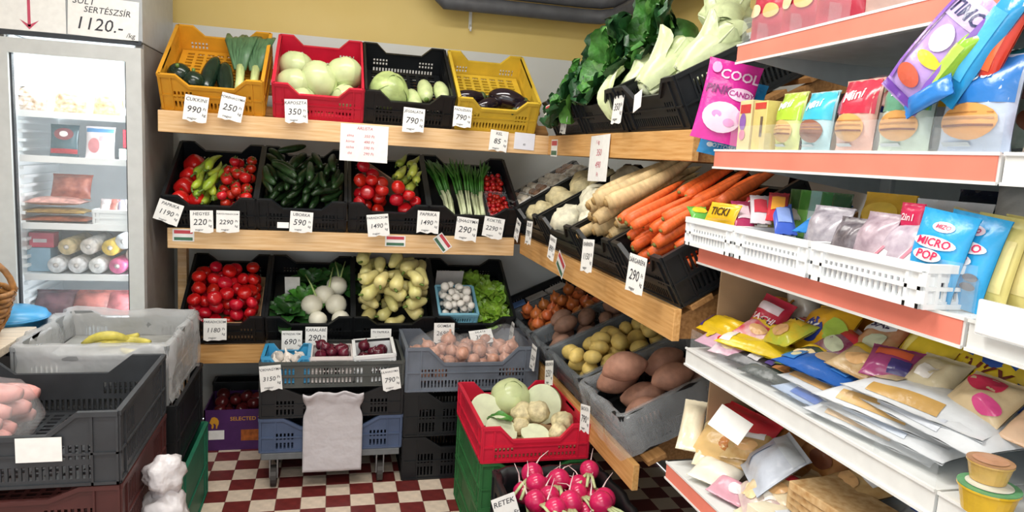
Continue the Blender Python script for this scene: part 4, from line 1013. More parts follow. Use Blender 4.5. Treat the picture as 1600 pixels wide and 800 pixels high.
fill('plum', (T(-0.40, 3.42, 0), 0.33, 0.28, 0.2), 24, 0, 0.031, 'dark red fruit inside the purple carton', 'fruit', 'fruit in the purple carton', (-0.15, 0.15, 0.012, 0.268), 0.122, None, 36)
crate('black crate standing behind the purple carton fruit', 0.33, 0.1, 0.24, BLACK, T(-0.40, 3.705, 0.002), nd=0.0, slots=2)

# ------------------------------------------------------------------ crates in the left foreground
GL = 'crates stacked in the left foreground'
Ml = T(-0.83, 1.95, 0.552)
crate('black crate bottommost in the left foreground stack', 0.60, 0.50, 0.17, BLACK, T(-0.83, 1.96, 0.002), nd=0.03, group=GL)
crate('black crate second from the floor in the left foreground stack', 0.60, 0.50, 0.17, BLACK, T(-0.83, 1.96, 0.174), nd=0.03, group=GL)
crate('maroon crate under the topmost black crate in the left foreground', 0.60, 0.51, 0.20, BROWNC, T(-0.83, 1.955, 0.347), nd=0.03, slots=2, group=GL)
crate('topmost charcoal crate with a clear bag of pink sausages in the left foreground', 0.60, 0.52, 0.20, CHAR, Ml, nd=0.06, slots=2, group=GL)
tag(boxpart('paper_label', -0.765, -0.66, 1.9405, 1.942, 0.625, 0.69, PAPER, None, 0), 'blank white paper label on the charcoal crate', 'label')
tag(boxpart('paper_label', -0.80, -0.72, 1.9455, 1.947, 0.40, 0.47, PAPER, None, 0), 'blank white paper label on the maroon crate', 'label')
PINK = mat('e0a09a', 0.35, 0.2, 14, vary=0.08, sss=0.1)
saus = taper(0.17, lambda t: 0.034 * max(0.1, math.sin(math.pi * (t * 0.96 + 0.02))) ** 0.35, 12, 0.02, 0.003, 2, 12).mesh('sausage'); saus.materials.append(PINK)
for i, M in enumerate(pile(Ml, (-0.21, -0.03, 0.07, 0.42), 0.016, [(0.085, 0.034, 20)] * 9, 60, 2)):
    tag(ob('sausage', saus, None, None, M), 'plump pink sausage inside the clear bag on the left' + spot(Ml, M, (-0.21, -0.03, 0.07, 0.42)), 'sausage', 'pink sausages')
mb = ball(1, 1, 26, 18); mb.v = [(x * 0.155, y * 0.20, z * 0.125 if z > 0 else z * 0.07) for x, y, z in mb.v]; mb.v = lumpy(mb.v, 0.022, 16, 3)
tag(ob('clear_bag', mb.mesh('clear_bag'), FILM, None, Ml @ T(-0.125, 0.23, 0.095)), 'crumpled clear bag around the pink sausages', 'plastic bag')
Mn = T(-0.765, 2.53, 0.552)
crate('grey crate wrapped in a milky plastic bag before the fridge', 0.46, 0.54, 0.21, mat('85888a', 0.5, 0.1, 10), Mn, nd=0.03, group=GL)
liner('crate_liner', 'milky plastic bag folded over the crate of yellow fruit', 0.46, 0.54, 0.215, FILM_W, Mn, 0.15, 0.15, 17, LG, 0.022, sag=(0, 0.10, 0, 0))
fill('banana_pepper', (Mn, 0.46, 0.54, 0.2), 6, 0.08, 0.018, 'yellow banana in the plastic-lined crate', 'banana', 'yellow bananas', (-0.17, 0.20, 0.06, 0.48), 0.115, 10, 37, 'axis')
CR['N'] = (Mn, 0.46, 0.54, 0.21)
tray('N', 'pale inlay under the yellow bananas', 0.112, mat('a4a5a2', 0.6, 0.15, 12), name='crate_inlay', cat='inlay')
crate('dark crate under the bag-lined crate', 0.46, 0.50, 0.24, BLACK, T(-0.74, 2.53, 0.31), nd=0.03, group=GL)
crate('dark green crate on the floor below the bag-lined crate', 0.48, 0.50, 0.305, TEALC, T(-0.725, 2.50, 0.002), nd=0.0, slots=0, group=GL)
for i, (z, s) in enumerate(((0.47, 0.9), (0.36, 1.05))):
    mb = ball(0.062, 1.1, 18, 12); mb.v = lumpy(mb.v, 0.028, 30, i + 9)
    wbg = tag(ob('white_bag', mb.mesh('white_bag'), film('white_bag_film', 0.12, 'e4e0e2', 0.3, 0.6), None, T(-0.468, 2.16, z) @ SC(s)), ('upper crumpled white bag hanging beside the crate stack', 'lower crumpled white bag hanging beside the crate stack')[i], 'plastic bag', 'white bags beside the stack')

# ------------------------------------------------------------------ side table with wicker basket
tb = tag(empty('side_table', T(-1.30, 2.70, 0)), 'small pale wooden table left of the bag-lined crate', 'table')
boxpart('table_top', -0.26, 0.26, -0.16, 0.16, 0.72, 0.75, mat('dccdb8', 0.5, 0.1, 6, stretch=(1, 14, 14)), tb)
for x in (-0.23, 0.20):
    for y in (-0.14, 0.11): boxpart('leg', x, x + 0.03, y, y + 0.03, 0, 0.72, WOOD_D, tb)
wb = tag(empty('wicker_basket', T(-1.20, 2.70, 0.752)), 'brown wicker basket with a loop handle on the side table', 'basket')
WICK = mat('9a6a36', 0.55, 0.25, 40); 
for k in range(9):
    z = 0.012 + k * 0.018; R = 0.09 + 0.055 * (k / 8) ** 0.7
    pts = [((R + 0.004 * math.cos(12 * a + math.pi * k)) * math.cos(a), (R + 0.004 * math.cos(12 * a + math.pi * k)) * math.sin(a), z + 0.004 * math.sin(6 * a)) for a in [2 * math.pi * q / 36 for q in range(37)]]
    ob('wicker_ring', MB().tube(pts, 0.0095, 6, cap=False).mesh('wicker_ring'), WICK, wb)
for k in range(12):
    a = 2 * math.pi * k / 12
    ob('stake', MB().tube([(0.088 * math.cos(a), 0.088 * math.sin(a), 0), (0.125 * math.cos(a), 0.125 * math.sin(a), 0.06), (0.148 * math.cos(a), 0.148 * math.sin(a), 0.165)], 0.005, 6).mesh('stake'), WICK, wb)
ob('basket_bottom', MB().rev([(0, 0), (0.09, 0), (0.09, 0.008), (0, 0.008)], 20).mesh('basket_bottom', False), WICK, wb)
ob('handle', MB().tube([(0.145 * math.cos(a), 0.02, 0.155 + 0.13 * math.sin(a)) for a in [math.pi * q / 16 for q in range(17)]], 0.011, 8).mesh('handle'), WICK, wb)
fill('garlic', (T(-1.20, 2.70, 0.762), 0.2, 0.2, 0.15), 26, 0, 0.024, 'whitish bulb in the wicker basket', 'garlic', 'bulbs in the wicker basket', (-0.08, 0.08, -0.08, 0.08), 0.0, None, 38)
bs = tag(empty('blue_basin', T(-1.155, 2.955, 0.66)), 'blue plastic basin behind the side table', 'basin')
ob('bowl', MB().rev([(0, 0), (0.08, 0), (0.105, 0.05), (0.115, 0.10), (0.122, 0.10), (0.124, 0.106), (0.112, 0.108), (0.10, 0.055), (0.076, 0.008), (0, 0.008)], 28).mesh('bowl'), mat('3f96cf', 0.3, 0.06), bs)
ob('lid', MB().rev([(0.118, 0.108), (0.11, 0.125), (0.07, 0.14), (0, 0.145)], 28).mesh('lid'), mat('4aa2d8', 0.3, 0.06), bs)
crate('black crate under the blue basin', 0.26, 0.22, 0.33, BLACK, T(-1.155, 2.865, 0.328), nd=0.02, group=GL)
crate('black crate on the floor under the blue basin crate', 0.26, 0.22, 0.32, BLACK, T(-1.155, 2.865, 0.002), nd=0.02, group=GL)

# ------------------------------------------------------------------ glass door fridge
FX0, FX1, FY0, FY1 = -1.245, -0.735, 3.14, 3.66
FW = mat('eef2f4', 0.35, 0.02); FG = mat('8b8783', 0.4, 0.06); FS = mat('a9adb0', 0.35, 0.04)
fr = tag(empty('display_fridge', T(0, 0, 0)), 'tall glass-door display fridge glowing white on the left', 'fridge')
boxpart('side_panel', FX0, FX0 + 0.03, FY0, FY1, 0.1, 1.822, FG, fr); boxpart('side_panel', FX1 - 0.03, FX1, FY0, FY1, 0.1, 1.822, FG, fr)
boxpart('back_panel', FX0 + 0.03, FX1 - 0.03, FY1 - 0.03, FY1 - 0.001, 0.1, 1.822, FW, fr)
boxpart('base', FX0 - 0.002, FX1 + 0.002, FY0 - 0.002, FY1, 0.0, 0.28, FG, fr)
boxpart('canopy', FX0 - 0.003, FX1 + 0.003, FY0 - 0.03, FY1, 1.823, 2.22, FS, fr)
boxpart('canopy_trim', FX0, FX1, FY0 - 0.034, FY0 - 0.028, 1.81, 1.828, mat('2a2f36', 0.4, 0.05), fr, 0.001)
boxpart('inner_wall', FX0 + 0.03, FX0 + 0.04, FY0 + 0.02, FY1 - 0.03, 0.28, 1.82, FW, fr); boxpart('inner_wall', FX1 - 0.04, FX1 - 0.03, FY0 + 0.02, FY1 - 0.03, 0.28, 1.82, FW, fr)
for k in range(34):
    z = 0.55 + k * 0.036
    ob('rib', MB().box(FX0 + 0.04, FX0 + 0.055, FY0 + 0.06, FY1 - 0.08, z, z + 0.012), FW, fr)
dr = ob('door', MB().box(FX0, FX0 + 0.055, FY0 - 0.045, FY0 - 0.005, 0.28, 1.80).box(FX1 - 0.055, FX1, FY0 - 0.045, FY0 - 0.005, 0.28, 1.80).box(FX0 + 0.055, FX1 - 0.055, FY0 - 0.045, FY0 - 0.005, 1.745, 1.80).box(FX0 + 0.055, FX1 - 0.055, FY0 - 0.045, FY0 - 0.005, 0.28, 0.36), mat('c9cccb', 0.35, 0.03), fr)
ob('seal', MB().box(FX0 + 0.055, FX0 + 0.062, FY0 - 0.03, FY0 - 0.008, 0.36, 1.745).box(FX1 - 0.062, FX1 - 0.055, FY0 - 0.03, FY0 - 0.008, 0.36, 1.745), mat('2c2f33', 0.5, 0.05), dr)
ob('glass', MB().box(FX0 + 0.055, FX1 - 0.055, FY0 - 0.028, FY0 - 0.022, 0.36, 1.745), GLASS, dr)
SHZ = (1.532, 1.358, 1.092, 0.885, 0.70)
for z in SHZ:
    s = ob('fridge_shelf', MB().box(FX0 + 0.056, FX1 - 0.042, FY0 + 0.03, FY1 - 0.04, z - 0.006, z), mat('dfe6ea', 0.3, 0.02), fr)
    ob('price_rail', MB().box(FX0 + 0.056, FX1 - 0.042, FY0 + 0.024, FY0 + 0.03, z - 0.02, z + 0.006), WHITEP, s)
ob('lamp_tube', MB().tube([(FX0 + 0.06, FY0 + 0.05, 1.785), (FX1 - 0.06, FY0 + 0.05, 1.785)], 0.014, 10).mesh('lamp_tube'), glow('fridge_lamp', 'f4fbff', 8), fr)
area('fridge_lamp_light', ((FX0 + FX1) / 2, FY0 + 0.10, 1.775), 0.40, 0.06, 4.2, (0.90, 0.97, 1.0))
area('fridge_side_light', (FX1 - 0.045, FY0 + 0.06, 1.15), 1.2, 0.05, 6, (0.90, 0.97, 1.0), (0, math.radians(90), 0))

# ------------------------------------------------------------------ soft packs
def FBK(x, y, z, yaw=0, lean=8, roll=0): return T(x, y, z) @ RZ(yaw) @ RX(90 - lean) @ RZ(roll)          # faces the aisle from the back wall
def FRT(x, y, z, yaw=0, lean=8, roll=0): return T(x, y, z) @ RZ(-90 + yaw) @ RX(90 - lean) @ RZ(roll)    # faces the aisle from the right wall
def gloss(c, r=0.26): return mat(c, r, 0.10, 14, spec=0.6, bump=0.35, bscale=45)
def blotch(c, c2, sc=22): return mat(c, 0.26, 0.1, sc, spec=0.6, bump=0.4, bscale=45, c2=c2)
def bag(name, label, w, h, t, m, M4, prints=(), cat='packet', crimp=0.07, seed=0, group=None, wr=0.10, bend=0.0, nu=13, nv=15, flatback=0.6):
    """pillow pack: x -w/2..w/2, y 0..h, front towards +z"""
    def zf(x, y, side=1):
        u = max(-1, min(1, 2 * x / w)); v = max(0, min(1, y / h))
        e = max(0.0, (v - crimp) / (1 - 2 * crimp)) if v < 0.5 else max(0.0, (1 - crimp - v) / (1 - 2 * crimp))
        prof = min(1, e * 3.2); prof = math.sin(prof * math.pi / 2) ** 0.8 if prof > 0 else 0
        q = (1 - abs(u) ** 2.6) ** 0.6 * prof
        wn = 1 + wr * 2.2 * noise.noise(Vector((u * 1.6 + seed, v * 2.2, seed * 1.7))) + wr * 0.9 * noise.noise(Vector((u * 5 + seed, v * 6, side * 3)))
        b = bend * ((2 * v - 1) ** 2 - 1) * h
        return b + side * t / 2 * q * wn * (1 if side > 0 else flatback) + (0.0016 * math.sin(u * 40) * side if prof <= 0 else 0) + side * 0.0006
    mb = MB(); P = []
    for s in (1, -1):
        P = []
        for i in range(nu):
            row = []
            for j in range(nv):
                uu = (2 * i / (nu - 1) - 1); x = w / 2 * math.sin(uu * math.pi / 2) ; y = h * j / (nv - 1)
                v = j / (nv - 1); pinch = 1 - 0.06 * math.sin(math.pi * min(1, max(0, v))) ** 0.5
                row.append((x * pinch, y, zf(x, y, s)))
            P.append(row if s > 0 else row)
        mb.grid(P if s > 0 else P[::-1])
    o = ob(name, mb.mesh(name), m, None, M4); tag(o, label, cat, group)
    for k, pr in enumerate(prints):
        eps = 0.0012 + 0.0005 * k; q = MB(); nmn = 'printed_area'
        if pr[0] == 'band':
            _, y0, y1, col = pr; n = 10; x0, x1 = -w * 0.485, w * 0.485
            q.grid([[((x0 + (x1 - x0) * i / n) * 0.95, y0 + (y1 - y0) * j / 5, zf(x0 + (x1 - x0) * i / n, y0 + (y1 - y0) * j / 5) + eps) for j in range(6)] for i in range(n + 1)])
        elif pr[0] == 'rect':
            _, x0, x1, y0, y1, col = pr; n = 6
            q.grid([[(x0 + (x1 - x0) * i / n, y0 + (y1 - y0) * j / 6, zf(x0 + (x1 - x0) * i / n, y0 + (y1 - y0) * j / 6) + eps) for j in range(7)] for i in range(n + 1)])
        elif pr[0] == 'ell':
            _, cx, cy, rx, ry, col = pr
            vs = [(cx, cy, zf(cx, cy) + eps)]; fs = []
            for ring in (0.5, 1.0):
                for a in range(20):
                    x = cx + rx * ring * math.cos(a * math.pi / 10); y = cy + ry * ring * math.sin(a * math.pi / 10); vs.append((x, y, zf(x, y) + eps))
            for a in range(20):
                b = (a + 1) % 20; fs.append((0, 1 + a, 1 + b)); fs.append((1 + a, 21 + a, 21 + b, 1 + b))
            q.add(vs, fs)
        elif pr[0] == 'text':
            _, s, cx, cy, size, col = pr[:6]; ang = pr[6] if len(pr) > 6 else 0
            v_, f_ = text_mesh(s, size, 0.1, 0.02); ca, sa = math.cos(math.radians(ang)), math.sin(math.radians(ang))
            vs = []
            for x, y, z in v_:
                x2, y2 = cx + x * ca - y * sa, cy + x * sa + y * ca; vs.append((x2, y2, zf(x2, y2) + eps + 0.0006))
            q.add(vs, f_); nmn = 'lettering'
        ob(nmn, q.mesh(nmn, True), gloss(col), o)
    return o
def carton(name, label, w, h, d, m, M4, prints=(), cat='box', group=None):
    """upright box: x centred, y 0..h up, z 0 (front) back to -d"""
    o = tag(ob(name, MB().box(-w / 2, w / 2, 0, h, -d, 0).mesh(name, False, 0.0015), m, None, M4), label, cat, group)
    for k, pr in enumerate(prints):
        e = 0.0008 + 0.0004 * k
        if pr[0] == 'rect': ob('printed_area', MB().add([(pr[1], pr[3], e), (pr[2], pr[3], e), (pr[2], pr[4], e), (pr[1], pr[4], e)], [(0, 1, 2, 3)]), gloss(pr[5]), o)
        elif pr[0] == 'ell':
            n = 24; ob('printed_area', MB().add([(pr[1] + pr[3] * math.cos(a * 2 * math.pi / n), pr[2] + pr[4] * math.sin(a * 2 * math.pi / n), e) for a in range(n)], [tuple(range(n))]), gloss(pr[5]), o)
        elif pr[0] == 'text':
            v_, f_ = text_mesh(pr[1], pr[4], 0.1, 0.02); ob('lettering', MB().add([(x + pr[2], y + pr[3], e) for x, y, z in v_], f_), gloss(pr[5]), o)
    return o

# ------------------------------------------------------------------ fridge contents
z1, z2, z3, z4, z5 = [z + 0.001 for z in SHZ]
FYF = 3.23
GFB = 'pale snack bags on the top fridge shelf'
for i, (x, w, c) in enumerate(((-1.175, 0.13, 'd9c9bd'), (-1.03, 0.12, 'd3c6a0'), (-0.89, 0.12, 'd8bd84'))):
    bag('snack_bag', ('pinkish clear bag at the left of the top fridge shelf', 'cream bag of noodles in the middle of the top fridge shelf', 'yellowish bag of noodles at the right of the top fridge shelf')[i], w, 0.105, 0.06, mat(c, 0.4, 0.35, 60, c2='8d6a42'), FBK(x, FYF, z1 + 0.003, lean=18), cat='bag', seed=i, group=GFB)
carton('tray_pack', 'white pack with teal mark at the right end of the top fridge shelf', 0.07, 0.07, 0.04, WHITEP, FBK(-0.80, FYF, z1 + 0.002, lean=0), [('rect', -0.015, 0.02, 0.02, 0.035, '7fc4c8')])
bag('meat_pack', 'dark teal vacuum pack with red label in the fridge', 0.105, 0.13, 0.03, gloss('3c5d68'), FBK(-1.055, FYF, z2 + 0.003, lean=10), [('band', 0.012, 0.03, 'b8303c'), ('ell', 0, 0.09, 0.035, 0.025, '8b4750'), ('ell', 0, 0.09, 0.015, 0.012, 'e8e2e0')], seed=3)
bag('meat_pack', 'white vacuum pack with blue top and red specks in the fridge', 0.11, 0.13, 0.03, gloss('e9dfe2'), FBK(-0.925, FYF, z2 + 0.003, lean=10), [('band', 0.105, 0.122, '4f8fc0'), ('ell', -0.02, 0.05, 0.022, 0.03, 'd98b90'), ('rect', 0.0, 0.035, 0.07, 0.09, 'd9aab0')], seed=4)
carton('red_pack', 'red pack with white triangle behind the right door edge', 0.11, 0.075, 0.05, gloss('b52a3c'), FBK(-0.80, FYF + 0.06, z2 + 0.05, lean=0), [('ell', 0, 0.04, 0.02, 0.018, 'ecd8da')])
carton('white_tray', 'white tray pack under the red pack in the fridge', 0.10, 0.045, 0.14, gloss('e4ece6'), FBK(-0.80, FYF - 0.02, z2 + 0.001, lean=0), [('rect', -0.01, 0.035, 0.008, 0.03, 'a8cfa8')])
SAL = mat('b4705c', 0.45, 0.45, 40, vary=0.1, c2='7c3a34')
for i, (x, z, w, t, c) in enumerate(((-1.09, 0.0, 0.24, 0.03, 'c9785a'), (-1.10, 0.032, 0.24, 0.03, 'b79a5a'), (-1.10, 0.066, 0.21, 0.045, 'd9a49a'))):
    bag('meat_pack', ('lowest flat orange meat pack on the middle fridge shelf', 'flat yellowish meat pack on the middle fridge shelf', 'pink sausage pack lying on the flat packs')[i], w, 0.16, t, mat(c, 0.35, 0.3, 30), T(x, 3.20, z3 + z + t * 0.33), [], seed=i + 6)
for i, (x, z, s) in enumerate(((-1.06, 0.125, 0.9), (-0.845, 0.13, 0.75))):
    bag('salami_bag', ('bag of dark red salami pieces on the meat packs', 'bag of dark red salami pieces behind the white basket')[i], 0.17 * s, 0.12 * s, 0.08 * s, SAL, FBK(x, 3.30, z3 + z - 0.03 + (0 if i == 0 else -0.098 + 0.0), lean=25), seed=i + 11, group='salami bags')
crate('small white tapered basket on the middle fridge shelf', 0.145, 0.12, 0.062, WHITEP, T(-0.865, 3.175, z3 + 0.001), nd=0.0, slots=0, name='small_basket', cat='basket')
for i in range(4):
    bag('wrapped_sausage', 'film-wrapped sausage sticking out of the white fridge basket', 0.045, 0.09, 0.03, mat(('d9cfd0', 'b46a60', '8f8a9a', 'e0d8d8')[i], 0.35, 0.25, 30), FBK(-0.915 + 0.034 * i, 3.235, z3 + 0.014, yaw=10 * i - 15, lean=10), seed=i + 20, group='wrapped sausages in the fridge', cat='sausage')
rc = [('c9b58a', 'pale tan'), ('d6cfc9', 'whitish'), ('d9b84a', 'golden yellow'), ('cfd0d2', 'silvery'), ('d2c0ba', 'pinkish white'), ('d7dade', 'white'), ('dcdcdf', 'bluish white'), ('dfe0e0', 'bright white'), ('c45a86', 'pink and cream'), ('5f8aa0', 'blue-grey')]
rp = [(-1.045, 0.112), (-0.965, 0.115), (-0.885, 0.112), (-0.835, 0.14), (-0.795, 0.085), (-1.085, 0.036), (-1.01, 0.036), (-0.935, 0.036), (-0.86, 0.036), (-0.79, 0.02)]
for i, ((x, z), (c, nm)) in enumerate(zip(rp, rc)):
    r0 = 0.034 if i not in (9,) else 0.02
    t = tag(empty('salami_roll', T(x, 3.19, z4 + z)), '%s round roll end seen in the stack on the fourth fridge shelf' % nm, 'roll', 'round rolls in the fridge')
    ob('casing', MB().tube([(0, 0, 0), (0, 0.01, 0), (0, 0.24, 0), (0, 0.26, 0)], [r0 * 0.8, r0, r0, r0 * 0.5], 14).mesh('casing'), mat(c, 0.35, 0.25, 40), t)
    ob('clip', MB().tube([(0, -0.012, 0), (0, 0.002, 0)], [0.004, r0 * 0.35], 8).mesh('clip'), mat('b9b4b0', 0.4, 0.1), t)
carton('red_pack', 'small pink and red carton at the upper left of the stacked rolls', 0.09, 0.06, 0.06, gloss('cf4f6a'), FBK(-1.155, 3.25, z4 + 0.10, lean=0), [('rect', -0.03, 0.02, 0.02, 0.035, 'e9dfe2')])
carton('blue_carton', 'light blue carton at the lower left of the stacked rolls', 0.09, 0.098, 0.08, gloss('8fb4cc'), FBK(-1.165, 3.24, z4 + 0.001, lean=0))
for i, (x, w) in enumerate(((-1.12, 0.16), (-0.98, 0.15), (-0.85, 0.16))):
    bag('meat_pack', ('dark meat pack at the left of the bottom fridge shelf', 'reddish meat pack in the middle of the bottom fridge shelf', 'reddish sausage pack at the right of the bottom fridge shelf')[i], w, 0.12, 0.06, mat(('6f4a50', 'a05a52', '9a4f52')[i], 0.35, 0.35, 26), FBK(x, 3.24, z5 + 0.003, lean=40), seed=i + 30, group='meat packs on the bottom fridge shelf')
# paper signs on the fridge canopy
def sign(name, label, w, h, M4, lines, m=PAPER, cat='sign', group=None):
    o = tag(ob(name, MB().box(-w / 2, w / 2, -h / 2, h / 2, -0.0008, 0).mesh(name, False), m, None, M4), label, cat, group)
    for i, (s, x, y, size, ink) in enumerate(lines):
        if s == '|': ob('mark', MB().box(x - size / 10, x + size / 10, y - size / 2, y + size / 2, 0.0004, 0.0006), ink, o); continue
        v_, f_ = text_mesh(s, size, 0.18); ob('lettering', MB().add([(a + x, b + y, 0.0008) for a, b, c in v_], f_), ink, o)
    return o
FY = FY0 - 0.034
sg = sign('paper_sign', 'white paper with a red down arrow on the fridge', 0.24, 0.20, FBK(-1.115, FY, 1.93, lean=0), [])
ob('arrow', MB().box(-0.008, 0.002, -0.085, 0.02, 0.0004, 0.0006).add([(-0.035, -0.06, 0.0006), (-0.003, -0.095, 0.0006), (0.03, -0.06, 0.0006), (-0.003, -0.078, 0.0006)], [(0, 1, 2, 3)]), REDINK, sg)
sign('paper_sign', 'white paper reading SÜLT SERTÉSZSÍR 1120 on the fridge', 0.245, 0.15, FBK(-0.866, FY, 1.902, lean=0, roll=-2), [('SÜLT', -0.07, 0.053, 0.034, INK), ('SERTÉSZSÍR', 0.012, 0.024, 0.032, INK), ('1120.-', -0.016, -0.03, 0.066, INK), ('/kg', 0.095, -0.055, 0.026, INK)])

# ------------------------------------------------------------------ metal rack with red price rails on the right
GREYM = mat('b9c0c2', 0.4, 0.04); WHM = mat('e4e6e4', 0.4, 0.03); REDR = mat('ec8672', 0.4, 0.07, 6); UND = mat('b4c4c8', 0.45, 0.05)
rack = tag(empty('shop_rack', T(0, 0, 0)), 'white metal shop rack with salmon red price rails on the right', 'rack')
RW = [(0.944, 1.724, 'red'), (0.910, 1.471, 'red'), (0.892, 1.233, 'red'), (0.884, 0.970, 'white'), (0.859, 0.664, 'red'), (0.850, 0.30, 'red')]
Y0, Y1, Y2, RH = 1.58, 0.80, -0.05, 0.043
XB = 1.40
for x, z, kind_ in RW:
    for (ya, yb, red) in ((Y0, Y1 + 0.003, kind_ == 'red'), (Y1 - 0.003, Y2, False)):
        s = ob('shelf_panel', MB().box(x + 0.006, XB, yb, ya, z + RH - 0.008, z + RH).mesh('shelf_panel', False), WHM, rack)
        ob('channel', MB().box(x + 0.10, XB - 0.06, yb + 0.03, ya - 0.03, z + RH - 0.022, z + RH - 0.0085).mesh('channel', False), UND, s)
        ob('price_rail', MB().box(x, x + 0.006, yb, ya, z, z + RH).box(x - 0.004, x, yb, ya, z - 0.002, z + 0.003).box(x - 0.004, x, yb, ya, z + RH - 0.003, z + RH + 0.002), WHM, s)
        if red: ob('red_insert', MB().box(x - 0.0025, x - 0.0002, yb + 0.004, ya - 0.004, z + 0.003, z + RH - 0.003), REDR, s)
        ob('end_bracket', MB().hexa([(x + 0.05, ya - 0.004, z + 0.01), (XB, ya - 0.004, z - 0.05), (XB, ya - 0.001, z - 0.05), (x + 0.05, ya - 0.001, z + 0.01), (x + 0.01, ya - 0.004, z + RH - 0.009), (XB, ya - 0.004, z + RH - 0.009), (XB, ya - 0.001, z + RH - 0.009), (x + 0.01, ya - 0.001, z + RH - 0.009)]), GREYM, s)
for y in (Y0 - 0.02, Y1, Y2 + 0.02): boxpart('upright', XB + 0.001, XB + 0.05, y - 0.02, y + 0.02, 0, 2.2, GREYM, rack)
boxpart('back_panel', XB + 0.015, XB + 0.03, Y2, Y0, 0.05, 2.15, mat('a9b4b6', 0.5, 0.05), rack)
for i, (z0, z1_, x0) in enumerate(((1.035, 1.20, 0.965), (0.72, 0.95, 0.965))):
    tag(boxpart('cardboard_sheet', x0, XB - 0.01, Y0 + 0.004, Y0 + 0.009, z0, z1_ + 0.03, mat('a98c6c', 0.85, 0.08, 8), None, 0), ('brown cardboard sheet closing the rack end beside the yellow sweets', 'brown cardboard sheet closing the rack end above the red snack bag')[i], 'cardboard', 'cardboard sheets at the rack end')
D1_, D2_, D3_, D4_, D5_ = [z + RH + 0.001 for x, z, k in RW[:5]]
# clear fronts
for i, (x, z, h, y0, y1) in enumerate(((0.946, D1_, 0.06, 1.20, 1.57), (0.912, D2_, 0.055, 0.81, 1.52), (0.905, D3_, 0.075, 0.81, 0.93), (0.888, D4_, 0.05, 0.81, 1.57))):
    t = tag(empty('acrylic_guard', T(x, 0, z)), ('clear plastic front before the red biscuit bags', 'clear plastic front before the small pastry packs', 'clear plastic front before the blue popcorn bag', 'clear plastic front before the sweets')[i], 'divider', 'clear shelf fronts')
    ob('sheet', MB().box(0, 0.002, y0, y1, 0, h), CLEARP, t)
    for q in range(3): ob('foot', MB().box(0.002, 0.03, y0 + (y1 - y0) * (q + 0.5) / 3, y0 + (y1 - y0) * (q + 0.5) / 3 + 0.002, 0, h * 0.7), CLEARP, t)

# row 1: red biscuit bags
G1 = 'red biscuit bags on the top rack shelf'
for i, y in enumerate((1.52, 1.40, 1.28)):
    bag('biscuit_bag', ('red bag with golden biscuits at the left end of the top rack shelf', 'second red biscuit bag on the top rack shelf', 'red biscuit bag on the top rack shelf nearest the clear gap')[i], 0.125, 0.20, 0.055, gloss('b5354a'), FRT(0.985, y, D1_ + 0.002, yaw=10, lean=6), [('ell', 0.0, 0.135, 0.048, 0.042, 'f0d9b0'), ('ell', -0.012, 0.145, 0.024, 0.022, 'd79a4a'), ('ell', 0.018, 0.122, 0.022, 0.018, 'c98238'), ('ell', -0.03, 0.07, 0.02, 0.015, 'e6c9a0'), ('ell', 0.02, 0.065, 0.022, 0.016, 'dfae70')], seed=i, group=G1)
bag('biscuit_bag', 'pale bag of brown biscuits behind the clear front', 0.12, 0.15, 0.05, gloss('c9a9a0'), FRT(0.995, 1.16, D1_ + 0.002, lean=6), [('ell', 0, 0.09, 0.04, 0.035, 'b98a5a')], seed=4, group=G1)

# row 2: small pastry packs
G2 = 'small pastry packs on the second rack shelf'
def pastry(label, y, w, h, base, top, word, wcol, bun, x=0.955, seed=0, word_y=0.75):
    return bag('pastry_pack', label, w, h, 0.05, gloss(base), FRT(x, y, D2_ + 0.002, lean=5), [('band', h * 0.50, h * 0.985, top), ('text', word, 0.0, h * word_y, w * 0.27, wcol, 12), ('ell', 0, h * 0.31, w * 0.38, h * 0.19, bun), ('rect', -w * 0.30, w * 0.32, h * 0.39, h * 0.405, 'a8743f'), ('rect', -w * 0.34, w * 0.34, h * 0.33, h * 0.35, 'a8743f'), ('rect', -w * 0.33, w * 0.35, h * 0.25, h * 0.275, '7a4630'), ('rect', -w * 0.4, w * 0.0, h * 0.06, h * 0.10, 'b9c4cc')], seed=seed, group=G2)
carton('sweet_carton', 'cream carton with purple figure print at the left end of the second rack shelf', 0.05, 0.115, 0.05, gloss('e0cf9a'), FRT(0.93, 1.495, D2_ + 0.001, lean=0), [('rect', -0.02, 0.022, 0.085, 0.105, 'c23a3a'), ('ell', -0.006, 0.065, 0.013, 0.02, '8a5fb0'), ('ell', -0.004, 0.035, 0.012, 0.012, 'd98aa8')], group=G2)
carton('sweet_carton', 'pale yellow carton beside the cream carton', 0.05, 0.11, 0.05, gloss('dcc77c'), FRT(0.93, 1.435, D2_ + 0.001, lean=0), [('rect', -0.02, 0.022, 0.092, 0.106, 'c8413a'), ('rect', 0.005, 0.014, 0.03, 0.075, '6b5a4a')], group=G2)
pastry('lime green pastry pack with white lettering', 1.36, 0.085, 0.125, 'cfd58a', 'a4c63a', 'Mini', 'ffffff', 'c9a46a', seed=1)
pastry('turquoise pastry pack with white lettering', 1.265, 0.09, 0.12, 'a8cdd6', '3fb4cc', 'Mini', 'ffffff', '8a5a48', seed=2)
pastry('red and white pastry pack with slanted lettering', 1.155, 0.10, 0.135, 'd9aa9c', 'c03048', 'Mini', 'ffffff', 'd2a060', seed=3)
pastry('white and dark green pastry pack with a brown bun', 1.035, 0.115, 0.135, 'b9cbbf', '5f9a80', 'Mini', 'ffffff', 'cf9a5a', seed=4, word_y=0.8)
pastry('large blue and white pastry pack with a big bun', 0.895, 0.13, 0.145, 'b4c4dc', '2f78c4', 'Peti', 'ffffff', 'd69a58', seed=5, word_y=0.8)
G2b = 'loose bags behind the pastry packs'
